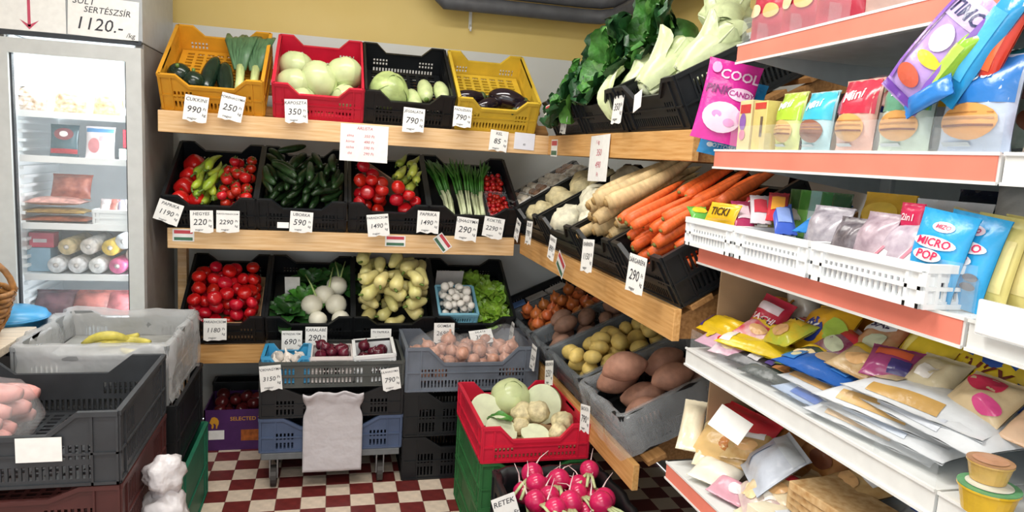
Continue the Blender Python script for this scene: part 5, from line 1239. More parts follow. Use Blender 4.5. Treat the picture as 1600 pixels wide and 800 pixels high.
for i, (x, y, z, yaw, lean, w, h, c, lab) in enumerate(((1.06, 1.42, 0.06, 20, 62, 0.16, 0.20, '5a3f34', 'dark brown bag lying behind the cream carton'), (1.05, 1.33, 0.09, -20, 55, 0.10, 0.14, 'e2c9d4', 'white and pink bag behind the lime green pack'), (1.10, 1.27, 0.09, 30, 50, 0.09, 0.12, '2f50b0', 'blue bag behind the lime green pack'),
        (1.04, 1.16, 0.10, -30, 68, 0.12, 0.22, 'a34a50', 'red film bag lying over the pastry packs'), (1.12, 1.14, 0.13, 30, 45, 0.10, 0.13, '2f6ab4', 'small blue bag on top of the red film bag'), (1.02, 1.05, 0.11, -45, 70, 0.06, 0.20, '35a0b0', 'turquoise stick pack leaning beside the lilac bag'), (1.10, 1.02, 0.10, 10, 60, 0.14, 0.2, '8a5a56', 'brown-red bag behind the turquoise stick pack'))):
    bag('snack_bag', lab, w, h, 0.05, gloss(c), FRT(x, y, D2_ + z, yaw, lean), [('ell', 0, h * 0.5, w * 0.28, h * 0.16, ('7a5a4a', 'c23a6a', 'e8e4ea', 'c98a88', 'd0b84a', 'e6e6e6', 'b08070')[i])], seed=i + 8, group=G2b)
GL2 = 'long lolly bags leaning out of the second rack shelf'
bag('lolly_bag', 'long lilac bag with banana print leaning out of the rack', 0.095, 0.21, 0.035, gloss('b497d6', 0.2), FRT(0.905, 1.005, D2_ + 0.085, yaw=10, lean=8, roll=-38), [('rect', -0.036, 0.036, 0.14, 0.175, 'cdb9e6'), ('text', 'TIMO', 0.0, 0.157, 0.030, '3a3f6a'), ('ell', 0.0, 0.112, 0.022, 0.022, 'e4ddf0'), ('ell', 0.008, 0.078, 0.026, 0.010, 'e8c23a'), ('ell', -0.005, 0.042, 0.028, 0.016, 'd0604a'), ('rect', -0.042, -0.034, 0.02, 0.19, '8a5fc0'), ('rect', 0.032, 0.04, 0.02, 0.19, '8a5fc0'), ('band', 0.004, 0.016, '6a3fa0')], seed=21, group=GL2)
for i, (y, c, c2, w, rl, h_, lab) in enumerate(((0.965, '8fc23a', 'b4d85a', 0.03, -36, 0.14, 'narrow lime green lolly bag behind the lilac bag'), (0.94, '2f9fdc', '52b8ea', 0.05, -33, 0.20, 'long bright blue lolly bag leaning out of the rack'), (0.895, 'd8402c', 'e86a3a', 0.036, -20, 0.19, 'long red lolly bag leaning out of the rack'))):
    bag('lolly_bag', lab, w, h_, 0.03, gloss(c, 0.2), FRT(0.918 + 0.014 * i, y, D2_ + 0.075 + 0.005 * i, yaw=0, lean=6, roll=rl), [('rect', -w * 0.3, w * 0.3, 0.04, h_ * 0.75, c2)], seed=22 + i, group=GL2)
bag('lolly_bag', 'blue crinkled bag end under the lolly bags', 0.035, 0.09, 0.02, gloss('2f7fcf'), FRT(0.905, 0.985, D2_ + 0.068, yaw=0, lean=6, roll=-66), seed=27, group=GL2)
for i, (y, z) in enumerate(((0.78, 0.0), (0.70, 0.0))):
    bag('grey_bag', ('clear greyish bag right of the lolly bags', 'clear greyish bag at the right edge of the second rack shelf')[i], 0.10, 0.235, 0.05, gloss('b7b2a8'), FRT(0.98, y, D2_ + 0.002, lean=5, yaw=5), [('rect', -0.03, 0.03, 0.12, 0.17, 'cfccc6'), ('band', 0.03, 0.085, 'd8d2c4')], seed=31 + i, group='greyish clear bags')
carton('red_pack', 'red pack with a white label at the right edge of the second rack shelf', 0.075, 0.10, 0.05, gloss('c22a4a'), FRT(0.925, 0.745, D2_ + 0.001, lean=0), [('rect', -0.03, 0.03, 0.05, 0.095, 'ece8ea')])
# bags hanging at the rack end
bag('hanging_bag', 'pink sweets bag with white lettering hanging at the rack end', 0.135, 0.20, 0.022, gloss('d42a9a', 0.22), T(0.925, 1.605, 1.535) @ RZ(-18) @ RX(86) @ RZ(-10), [('text', 'COOL', 0.014, 0.165, 0.034, 'f6d3ec'), ('text', 'PINK', -0.03, 0.125, 0.028, '7a1f6a'), ('ell', 0.028, 0.122, 0.033, 0.016, 'f3cfe9'), ('text', 'CANDY', 0.028, 0.122, 0.018, 'b02a8a'), ('ell', -0.005, 0.06, 0.048, 0.038, 'f4d4ea'), ('ell', -0.02, 0.066, 0.012, 0.009, 'e690cc'), ('ell', 0.014, 0.05, 0.014, 0.010, 'e8a4d4'), ('ell', -0.045, 0.178, 0.012, 0.014, 'f0a6dc'), ('ell', 0.045, 0.07, 0.016, 0.02, 'f0b6e0')], seed=41)
bag('hanging_bag', 'bright blue sweets bag hanging behind the pink bag', 0.135, 0.20, 0.02, gloss('1f8fce', 0.22), T(0.962, 1.632, 1.498) @ RZ(-18) @ RX(86) @ RZ(-10), [('ell', -0.04, 0.025, 0.008, 0.006, 'dff0f8'), ('text', 'COTTON CANDY', 0.012, 0.025, 0.014, 'cfe8f6')], seed=42)
# row 3: white baskets with sweets
GB3 = 'white perforated baskets on the third rack shelf'
BKT = []
for i, (ya, yb) in enumerate(((1.60, 1.385), (1.375, 1.125), (1.115, 0.86))):
    w = ya - yb; mm = T(0.865, (ya + yb) / 2, D3_) @ FRR
    crate(('white perforated basket at the left end of the third rack shelf', 'middle white perforated basket on the third rack shelf', 'white perforated basket next to the popcorn bag')[i], w, 0.20, 0.068, WHITEP, mm, nd=0.0, slots=1, group=GB3, name='perforated_basket', t=0.005, cat='basket')
    BKT.append(mm)
bar = lambda lab, y, x, z, yaw, lean, w, h, c, pr, sd, g: bag('candy_bar', lab, w, h, 0.018, gloss(c), FRT(x - 0.008, y, z + 0.016, yaw, lean), pr, seed=sd, group=g, cat='candy bar')
GC = 'bars and sweets in the first two baskets'
bar('green and yellow candy bar in the first basket', 1.555, 0.89, D3_ + 0.045, 75, 70, 0.05, 0.09, '5fae4a', [('ell', 0, 0.05, 0.018, 0.02, 'e6d23a')], 50, GC)
bar('yellow candy bar with dark lettering in the first basket', 1.475, 0.885, D3_ + 0.05, 8, 22, 0.11, 0.05, 'e2b21f', [('text', 'TICKI', 0, 0.025, 0.026, '3a2a18')], 51, GC)
for i, (y, x, z, yaw, c, c2, lab) in enumerate(((1.43, 0.93, 0.055, 50, 'c8304a', 'f0e6e6', 'red and white candy bar lying across the baskets'), (1.36, 0.92, 0.062, 60, 'd6cdd4', 'c23a4a', 'silvery candy bar lying across the baskets'), (1.32, 0.93, 0.072, 55, 'c2303c', 'e2a03a', 'red and orange candy bar on top of the silvery bar'), (1.26, 0.915, 0.05, 62, '3f5fc0', '8aa4e0', 'blue candy bar in the second basket'), (1.22, 0.92, 0.06, 20, '2f84d0', '6fb4e6', 'light blue sweet bag in the second basket'), (1.385, 0.90, 0.045, 65, 'a02f5a', 'e0c6d0', 'magenta candy bar under the silvery bar'))):
    bar(lab, y, x, D3_ + z, yaw, 68, 0.045, 0.15, c, [('rect', -0.014, 0.014, 0.04, 0.11, c2)], 52 + i, GC)
pg = tag(empty('peg_strip', T(0, 0, 0)), 'thin wire peg holding the pink and blue bags at the rack end', 'hook')
ob('wire', MB().tube([(1.0, 1.575, 1.77), (0.99, 1.60, 1.765), (0.975, 1.64, 1.735), (0.97, 1.645, 1.705)], 0.0025, 6).mesh('wire'), STEEL, pg)
bag('sweet_bag', 'white stick lying behind the candy bars', 0.02, 0.10, 0.012, gloss('e6e2da'), FRT(1.0, 1.36, D3_ + 0.09, 60, 70), seed=60)
SILV = mat('b9b4bc', 0.22, 0.35, 40, c2='7f7a84')
for i, (y, x, w, h, c, lab) in enumerate(((1.155, 0.905, 0.10, 0.125, SILV, 'crinkled clear bag of silvery sweets in the second basket'), (1.085, 0.90, 0.075, 0.11, mat('8a8288', 0.25, 0.4, 40, c2='3a353c'), 'clear bag of dark sweets in the third basket'), (1.03, 0.905, 0.08, 0.125, mat('c6b4be', 0.25, 0.35, 40, c2='94808c'), 'clear bag of pinkish sweets in the third basket'), (0.97, 0.91, 0.085, 0.12, mat('cdc2cc', 0.25, 0.3, 40, c2='a494a4'), 'clear bag of pale sweets beside the popcorn bag'))):
    bag('sweet_bag', lab, w, h, 0.045, c, FRT(x, y, D3_ + 0.012, 6 - 4 * i, 14), [], seed=62 + i, wr=0.22, group='clear bags of sweets')
for i, (y, z, yaw) in enumerate(((1.0, 0.02, 35), (0.945, 0.02, 40))):
    bag('marshmallow_bag', ('white and pink bag leaning in the third basket', 'white bag with pink edge leaning against the basket end')[i], 0.055, 0.12, 0.035, gloss('ece2e4'), FRT(0.888, y, D3_ + z, yaw, 18, -35), [('rect', -0.022, -0.016, 0.03, 0.09, 'd27a8c')], seed=70 + i, group='white bags in the third basket')
bag('red_tag_bag', 'small red rosette label behind the popcorn bag', 0.05, 0.05, 0.012, gloss('d22a5a'), FRT(0.935, 0.975, D3_ + 0.105, 0, 5), [('text', '2in1', 0, 0.025, 0.016, 'f6d8e0')], seed=72)
# behind the baskets
for i in range(5):
    bag('green_packet', ('dark green packet leftmost of the row behind the baskets', 'bright green packet second in the row behind the baskets', 'green and white packet in the middle of the row behind the baskets', 'green packet fourth in the row behind the baskets', 'dark green packet at the right end of the green row')[i], 0.045, 0.145, 0.025, gloss(('2f5a28', '3f7f2f', '7fa8a0', '2f6a3a', '2a4f30')[i]), FRT(1.02, 1.40 - 0.036 * i, D3_ + 0.012, 20, 6), [('rect', -0.014, 0.014, 0.04, 0.10, ('5f9a3a', '6fae4a', 'c6dcd8', '4f8f4a', '3f7a50')[i])], seed=75 + i, group='green packets behind the baskets')
bag('snack_bag', 'yellow and red snack bag behind the silvery sweets', 0.13, 0.145, 0.05, gloss('e0b030'), FRT(1.03, 1.14, D3_ + 0.02, 0, 5), [('band', 0.012, 0.075, 'cc3a4c'), ('ell', 0, 0.105, 0.045, 0.022, 'eec84a')], seed=81)
bag('white_bag', 'crumpled white bag behind the clear sweets', 0.14, 0.16, 0.08, mat('dadce0', 0.3, 0.08, 20), FRT(1.03, 1.0, D3_ + 0.002, 10, 8), seed=82, wr=0.25, cat='bag')
bag('yellow_bag', 'pale yellow bag behind the popcorn bag', 0.12, 0.14, 0.05, gloss('e6d878'), FRT(0.985, 0.905, D3_ + 0.002, 5, 8), seed=83, cat='bag')
for i, (y, x, c) in enumerate(((1.08, 1.2, '22263a'), (0.85, 1.12, '2a3040'), (0.74, 1.15, '4a4c50'))):
    bag('dark_bag', ('dark bag at the back behind the white crumpled bag', 'dark blue bag at the back above the popcorn bags', 'grey bag at the back right of the third rack shelf')[i], 0.16, 0.18, 0.08, gloss(c), FRT(x, y, D3_ + 0.002, 0, 8), seed=85 + i, cat='bag', group='dark bags at the back of the third rack shelf')
bag('grey_bag', 'greyish clear bag lying above the yellow bags', 0.13, 0.2, 0.05, mat('a9a8a4', 0.3, 0.2, 30), FRT(1.0, 0.80, D3_ + 0.115, 40, 62), seed=88, cat='bag')
GP3 = 'popcorn bags'
for i, (y, x, lab) in enumerate(((0.90, 0.905, 'front blue popcorn bag reading MICRO POP'), (0.872, 0.932, 'second blue popcorn bag behind the front one'))):
    bag('popcorn_bag', lab, 0.092, 0.145, 0.024, gloss('22a0dc', 0.3), FRT(x, y, D3_ + 0.004, 12, 8, -7), [('ell', 0.0, 0.12, 0.018, 0.0085, 'f3dce2'), ('text', 'MIZO', 0.0, 0.12, 0.0095, 'c2305a'), ('ell', -0.004, 0.0935, 0.035, 0.010, 'ffffff'), ('ell', -0.008, 0.0725, 0.024, 0.010, 'ffffff'), ('text', 'MICRO', -0.004, 0.0935, 0.0175, 'd8285a'), ('text', 'POP', -0.008, 0.0725, 0.0185, 'd8285a'), ('ell', 0.023, 0.05, 0.011, 0.006, '4a4a55'), ('ell', 0.023, 0.036, 0.011, 0.006, '4a4a55'), ('ell', -0.012, 0.032, 0.02, 0.024, 'a9b4ac')], seed=90 + i, group=GP3, wr=0.05)
for i, (y, x) in enumerate(((0.848, 0.957), (0.825, 0.982))):
    bag('yellow_bag', ('pale yellow bag beside the second popcorn bag', 'pale yellow bag rightmost beside the popcorn')[i], 0.08, 0.145, 0.024, gloss('e6da86', 0.35), FRT(x, y, D3_ + 0.004, 12, 8, -5), [('rect', -0.03, 0.03, 0.03, 0.11, 'ecdf9a')], seed=94 + i, cat='bag', group='pale yellow bags')
bag('white_bag', 'white and red bag behind the pale yellow bags', 0.13, 0.16, 0.04, gloss('e2dadc'), FRT(1.0, 0.72, D3_ + 0.002, 12, 6), [('rect', -0.05, 0.0, 0.05, 0.13, 'c23a4c')], seed=97, cat='bag')
bt = tag(empty('sauce_bottle', T(0.95, 0.655, D3_)), 'dark bottle with a yellow cap at the right edge', 'bottle')
ob('glass_body', MB().rev([(0, 0), (0.03, 0), (0.032, 0.01), (0.032, 0.085), (0.024, 0.11), (0.014, 0.125), (0.013, 0.14), (0, 0.14)], 18).mesh('glass_body'), mat('3a1416', 0.15, 0.1), bt)
ob('cap', MB().rev([(0.0155, 0.132), (0.0155, 0.158), (0, 0.16)], 16).mesh('cap', False), gloss('e0c020'), bt)
ob('label', MB().rev([(0.0326, 0.02), (0.0326, 0.075)], 18).mesh('label'), PAPER, bt)
tag(boxpart('clear_box', 0.93, 1.02, 0.60, 0.735, D3_, D3_ + 0.065, film('tinted_clear_box', 0.5, 'a08088', 0.1, 0), None, 0.002), 'clear plastic box at the right edge of the third rack shelf', 'box')
lh = tag(empty('label_holder', T(0.876, 0, 0)), 'blank white label holder clipped to the third rack shelf', 'label holder')
boxpart('plate', 0, 0.004, 0.55, 0.775, 1.262, 1.312, WHITEP, lh, 0.003); boxpart('clip', 0.004, 0.02, 0.74, 0.77, 1.27, 1.29, WHITEP, lh, 0.001)

# row 4: sweets and flat white bags
G4 = 'sweets heaped on the fourth rack shelf'
S4 = [
 # x, y, z, yaw, lean, roll, w, h, t, colour, prints, label
 (0.925, 1.53, 0.045, 5, 60, 0, 0.15, 0.075, 0.035, 'e2bc1e', [('rect', -0.07, -0.055, 0.01, 0.065, '4a3a90')], 'yellow sweets pack with a purple end at the left of the fourth shelf'),
 (0.905, 1.50, 0.022, 10, 65, 0, 0.13, 0.06, 0.03, 'd0a0b8', [('ell', 0.02, 0.03, 0.02, 0.014, 'c8302c'), ('ell', -0.03, 0.03, 0.015, 0.012, 'e6c83a')], 'pink and red sweets pack below the yellow pack'),
 (0.99, 1.45, 0.05, 25, 30, -12, 0.09, 0.12, 0.05, 'c42a48', [('rect', -0.03, 0.03, 0.075, 0.098, 'e6d6e2'), ('text', 'SACHI', 0, 0.055, 0.022, 'f0dce2'), ('rect', -0.03, 0.0, 0.012, 0.035, '9aa4d0')], 'red sweets bag with pale lettering standing beside the cardboard sheet'),
 (1.10, 1.42, 0.09, 30, 35, 20, 0.08, 0.13, 0.06, 'c9c2b8', [], 'whitish bag behind the red sweets bag'),
 (1.14, 1.36, 0.03, 10, 40, 0, 0.14, 0.15, 0.07, '6a2228', [('ell', 0, 0.08, 0.04, 0.03, '8f2f34')], 'dark red bag at the back of the fourth shelf'),
 (1.03, 1.38, 0.05, 0, 45, 10, 0.09, 0.10, 0.05, 'b52c34', [('rect', -0.02, 0.02, 0.04, 0.07, 'dce0dc')], 'red bag with a pale patch beside the yellow pouches'),
 (0.93, 1.385, 0.045, 20, 74, 0, 0.20, 0.07, 0.025, 'e0c22c', [('rect', -0.09, -0.06, 0.01, 0.06, 'ece6dc')], 'long yellow flat pack lying at the front of the fourth shelf'),
 (1.02, 1.285, 0.065, -10, 40, 15, 0.16, 0.14, 0.07, 'e0a81e', [('ell', -0.01, 0.05, 0.034, 0.028, '2f3f9a'), ('text', 'SIC', -0.01, 0.05, 0.034, 'ffffff'), ('ell', 0.055, 0.05, 0.025, 0.03, 'a4c24a')], 'crumpled golden yellow bag with a blue SIC badge'),
 (1.13, 1.25, 0.06, 15, 30, -15, 0.17, 0.16, 0.08, 'dea22a', [('ell', 0.0, 0.06, 0.045, 0.035, 'c8801e')], 'large golden yellow bag at the back of the fourth shelf'),
 (0.915, 1.355, 0.018, 15, 76, 0, 0.15, 0.09, 0.025, '26242a', [('rect', -0.02, 0.01, 0.02, 0.07, 'd2d0d4'), ('rect', 0.03, 0.05, 0.02, 0.06, '5a4a8a')], 'black sweets pack at the front edge of the fourth shelf'),
 (0.96, 1.275, 0.035, -10, 72, 0, 0.20, 0.11, 0.03, '4a525a', [('rect', 0.02, 0.07, 0.03, 0.08, '8a2f5a'), ('rect', -0.03, 0.0, 0.03, 0.07, '8aa83a')], 'dark grey pack with magenta patch in the middle of the fourth shelf'),
 (0.905, 1.295, 0.012, 10, 78, 0, 0.14, 0.10, 0.022, '2a3430', [('ell', 0.02, 0.05, 0.03, 0.015, 'c98a5a')], 'dark green pack with a biscuit print at the front edge'),
 (1.06, 1.13, 0.045, 10, 40, 0, 0.14, 0.15, 0.07, 'cbb27a', [('ell', 0, 0.03, 0.02, 0.01, 'd8603a')], 'clear bag of tan pasta beside the golden bags'),
 (1.03, 1.045, 0.055, 5, 28, -10, 0.12, 0.16, 0.06, 'dcbc2a', [('rect', -0.03, -0.015, 0.06, 0.13, 'ecd878')], 'shiny yellow bag standing below the red price rail'),
 (0.965, 1.015, 0.10, 30, 55, 0, 0.09, 0.08, 0.03, '9a3a70', [('rect', -0.03, 0.03, 0.045, 0.065, 'd8603a'), ('rect', 0.0, 0.035, 0.01, 0.04, '3a2f70')], 'small purple and orange pack on the white bags'),
 (1.06, 0.925, 0.07, 0, 26, 0, 0.20, 0.12, 0.05, '2f55a8', [('ell', -0.01, 0.065, 0.080, 0.040, 'e2c22c'), ('text', 'FUNKY', -0.012, 0.068, 0.042, '6a2418', -4), ('ell', 0.075, 0.09, 0.02, 0.02, 'd8b83a')], 'blue snack bag with yellow FUNKY lettering'),
 (1.065, 0.71, 0.07, 0, 26, 4, 0.18, 0.125, 0.05, '2a4fa0', [('ell', -0.03, 0.06, 0.04, 0.045, 'e2b42c'), ('ell', -0.04, 0.06, 0.02, 0.025, '3a3020')], 'second blue snack bag at the right edge'),
 (0.965, 0.85, 0.085, 0, 50, 0, 0.11, 0.10, 0.05, 'd9c29a', [('ell', 0.0, 0.07, 0.03, 0.02, 'd22f55'), ('ell', 0.03, 0.03, 0.02, 0.014, 'd84a8a')], 'clear bag of puffs with red oval labels'),
 (0.97, 0.745, 0.085, 0, 50, 0, 0.10, 0.10, 0.05, 'd9b89a', [('ell', 0.0, 0.075, 0.028, 0.02, 'd24055'), ('ell', 0.02, 0.03, 0.02, 0.014, 'd85a94')], 'clear bag of puffs with pink oval labels at the right edge'),
 (0.98, 0.955, 0.085, 10, 50, 0, 0.09, 0.10, 0.05, 'd6c8a6', [('rect', -0.015, 0.01, 0.03, 0.06, 'eee8e2')], 'clear bag of cream puffs with a white sticker'),
]
for i, (x, y, z, yaw, lean, roll, w, h, t, c, pr, lab) in enumerate(S4):
    bag('sweets_bag', lab, w, h, t, gloss(c), FRT(x, y, D4_ + z, yaw, lean, roll), pr, seed=100 + i, group=G4, wr=0.22, cat='bag')
WB = mat('d2d6da', 0.25, 0.10, 10, spec=0.6, bump=0.5, bscale=28)
G4w = 'stack of flat white bags on the fourth rack shelf'
wbl = ('lowest flat white bag at the front of the stack', 'second flat white bag from the bottom of the stack', 'third flat white bag from the bottom with a tan window', 'fourth flat white bag from the bottom', 'topmost flat white bag with a tan window')
for i, (x, y, z, yaw) in enumerate(((0.90, 0.985, 0.014, 8), (0.902, 0.955, 0.032, 2), (0.906, 0.965, 0.050, 10), (0.91, 0.90, 0.067, -4), (0.916, 0.915, 0.084, 6))):
    bag('flat_bag', wbl[i], 0.27, 0.15, 0.045, WB, FRT(x, y, D4_ + z - 0.002, yaw, 84), [('rect', -0.09, 0.05, 0.012, 0.032, ('c9a87a', 'b9c4d4', 'bf9a5e', 'c4cad4', 'b9924e')[i]), ('rect', -0.11, -0.06, 0.05, 0.09, ('4f74b8', 'c6ccd6', '5f84c0', 'c2cad6', 'c8b48a')[i])], seed=130 + i, group=G4w, wr=0.16, cat='bag')
G4b = 'blue cookie packs on the fourth rack shelf'
bag('cookie_pack', 'blue cookie pack with biscuit photo lying on white packs', 0.19, 0.13, 0.03, gloss('2a62b4'), FRT(0.92, 1.175, D4_ + 0.062, 5, 80), [('ell', 0.0, 0.07, 0.035, 0.025, 'cfae8a'), ('rect', 0.04, 0.08, 0.03, 0.10, '3f7fd0'), ('rect', -0.09, -0.05, 0.02, 0.06, '3a80c8'), ('ell', -0.065, 0.04, 0.012, 0.010, 'd9d6b0')], seed=141, group=G4b)
bag('cookie_pack', 'white pack with tan band below the blue cookie pack', 0.20, 0.14, 0.03, WB, FRT(0.915, 1.15, D4_ + 0.034, 0, 82), [('rect', -0.08, 0.08, 0.015, 0.03, 'cfa46a')], seed=142, group=G4b)
bag('cookie_pack', 'blue and white pack low at the front of the fourth shelf', 0.16, 0.12, 0.025, gloss('a9bcd8'), FRT(0.90, 1.165, D4_ + 0.012, 0, 84), [('rect', -0.03, 0.05, 0.01, 0.06, '3f66b4')], seed=143, group=G4b)
# dessert cups at the right
for i, (x, y, z, c, lid, lab) in enumerate(((0.90, 0.735, 0.0, 'd9b22c', '5f9a6a', 'golden cup with a green-edged lid at the front right'), (0.908, 0.745, 0.041, 'c9a45a', 'a9805a', 'small tan cup standing on the golden cup'), (0.91, 0.64, 0.0, 'd9b22c', '4f8f5a', 'golden cup with a green lid at the right edge'))):
    s = 0.56 if i == 1 else 0.74
    t = tag(empty('dessert_cup', T(x, y, D4_ + z + 0.001) @ SC(s)), lab, 'cup', 'dessert cups')
    ob('cup', MB().rev([(0, 0), (0.04, 0), (0.05, 0.045), (0.053, 0.046), (0.053, 0.05), (0, 0.05)], 24).mesh('cup', False), gloss(c), t)
    ob('lid', MB().rev([(0.053, 0.05), (0.053, 0.0525), (0.0, 0.0535)], 24).mesh('lid', False), gloss(lid), t)
    ob('lid_print', MB().rev([(0.04, 0.0542), (0, 0.0546)], 24).mesh('lid_print', False), gloss('cfd0c4' if i != 1 else 'b98a6a'), t)

# row 5: wafers and crispbread
G5 = 'wafer and biscuit packs on the fifth rack shelf'
S5 = [
 (0.99, 1.50, 0.075, 10, 35, 0, 0.22, 0.10, 0.05, 'c21f30', [('ell', -0.03, 0.05, 0.03, 0.02, 'd8503a')], 'bright red bag at the left of the fifth shelf'),
 (1.03, 1.37, 0.06, 20, 50, 0, 0.20, 0.14, 0.06, 'a8703a', [('rect', -0.08, 0.08, 0.03, 0.04, '8a5628'), ('rect', -0.08, 0.08, 0.06, 0.07, '8a5628'), ('rect', -0.08, 0.08, 0.09, 0.10, '8a5628')], 'brown bag of biscuit sticks behind the price card'),
 (0.93, 1.47, 0.05, 30, 55, 0, 0.15, 0.10, 0.05, 'd8b478', [('ell', 0.02, 0.04, 0.025, 0.02, 'c07a3a')], 'tan clear bag of pastries under the red bag'),
 (0.885, 1.53, 0.05, 55, 60, 0, 0.06, 0.17, 0.035, 'e6dcc0', [], 'long cream pack at the left edge of the fifth shelf'),
 (0.90, 1.48, 0.03, 50, 65, 0, 0.05, 0.20, 0.03, 'e2d8b8', [('rect', -0.018, 0.018, 0.04, 0.16, 'd6c9a0')], 'second long cream pack at the left of the fifth shelf'),
 (0.885, 1.42, 0.015, 30, 70, 0, 0.12, 0.09, 0.045, 'ece6d6', [], 'white pack at the front of the fifth shelf'),
 (0.885, 1.355, 0.01, 20, 70, 0, 0.10, 0.07, 0.04, 'd8a0b0', [('ell', 0.02, 0.03, 0.02, 0.015, 'ecdce0')], 'pink film pack at the front edge of the fifth shelf'),
 (0.935, 1.335, 0.06, -20, 48, 0, 0.17, 0.14, 0.05, 'c6cedc', [('rect', -0.07, -0.03, 0.02, 0.12, 'b2bcd0'), ('band', 0.10, 0.13, 'd2dae4')], 'pale blue transparent pack slanting over the wafers'),
 (0.98, 1.20, 0.05, 10, 62, 0, 0.15, 0.11, 0.06, 'd2b48c', [('ell', -0.02, 0.06, 0.04, 0.03, 'c09a6a')], 'clear bag of small tan crackers'),
 (0.89, 1.24, 0.01, 10, 70, 0, 0.12, 0.08, 0.03, 'dcd6b8', [('rect', -0.05, 0.05, 0.015, 0.022, 'b8a878'), ('rect', -0.05, 0.05, 0.035, 0.042, 'b8a878')], 'pack of pale pasta sticks at the front edge'),
 (1.08, 1.22, 0.09, 0, 60, 0, 0.14, 0.16, 0.03, '9a1f34', [], 'dark red bag at the back of the fifth shelf'),
 (1.05, 1.10, 0.09, 0, 70, 0, 0.18, 0.14, 0.03, 'a9aeb4', [], 'grey film pack at the back of the fifth shelf'),
]
for i, (x, y, z, yaw, lean, roll, w, h, t, c, pr, lab) in enumerate(S5):
    bag('wafer_pack', lab, w, h, t, gloss(c), FRT(x, y, D5_ + z, yaw, lean, roll), pr, seed=160 + i, group=G5, wr=0.2)
WAF = mat('d9ba8a', 0.6, 0.25, 60, c2='b98d58')
for i in range(4):
    tag(ob('wafer_block', MB().box(-0.13, 0.13, 0, 0.12, 0, 0.018).mesh('wafer_block', False, 0.002), WAF, None, T(0.93, 1.08 - 0.012 * i, D5_ + 0.062 + 0.02 * i) @ FRR @ RZ(4 * i - 6)), ('lowest wafer sheet pack in the stack', 'second wafer sheet pack in the stack', 'third wafer sheet pack in the stack', 'topmost wafer sheet pack in the stack')[i], 'wafers', 'stack of wafer sheets')
for i, (y, z, lab) in enumerate(((1.17, 0.0, 'cream crispbread carton with pale label at the front of the fifth shelf'), (1.0, 0.0, 'white crispbread tray with blue-white label at the front'))):
    carton('crispbread_carton', lab, 0.155, 0.055, 0.16, gloss('e9e0c6'), FRT(0.885, y, D5_ + z, 6, 0), [('rect', -0.06, 0.02, 0.012, 0.045, 'dfe4ea')], group='crispbread cartons')
    tag(ob('price_slip', MB().box(-0.045, 0.045, -0.03, 0.03, 0, 0.001), mat('d6dde8', 0.5, 0.03), None, T(0.945, y - 0.01, D5_ + 0.0565) @ FRR), ('pale blue slip on the cream crispbread carton', 'pale blue slip on the white crispbread tray')[i], 'label', 'pale slips')
carton('wafer_carton', 'dark maroon carton with white lettering under the fourth shelf rail', 0.14, 0.05, 0.12, gloss('4a1a28'), FRT(0.895, 0.90, D5_ + 0.12, 0, 0), [('text', 'MILA', 0.02, 0.025, 0.03, 'e8dcdc')])
carton('wafer_carton', 'tan carton under the dark maroon carton', 0.16, 0.118, 0.14, gloss('b98a5a'), FRT(0.89, 0.90, D5_, 0, 0), [])
tag(ob('price_card', MB().box(-0.05, 0.05, -0.03, 0.03, 0, 0.001), PAPER, None, FRT(0.915, 1.40, D5_ + 0.17, 20, 35, -10)), 'white price card lying on the brown biscuit bag', 'price card')
D6_ = RW[5][1] + RH + 0.001
for i, (y, c, nm) in enumerate(((1.48, '3f9a3a', 'green'), (1.36, '2a4fc0', 'blue'), (1.22, 'c23a2a', 'red'), (1.08, 'd8b83a', 'yellow'))):
    bag('snack_bag', '%s snack bag on the lowest rack shelf' % nm, 0.11, 0.18, 0.05, gloss(c), FRT(0.92, y, D6_ + 0.002, 0, 8), [('ell', 0, 0.1, 0.03, 0.03, 'f0e8d8')], seed=180 + i, group='snack bags on the lowest rack shelf')

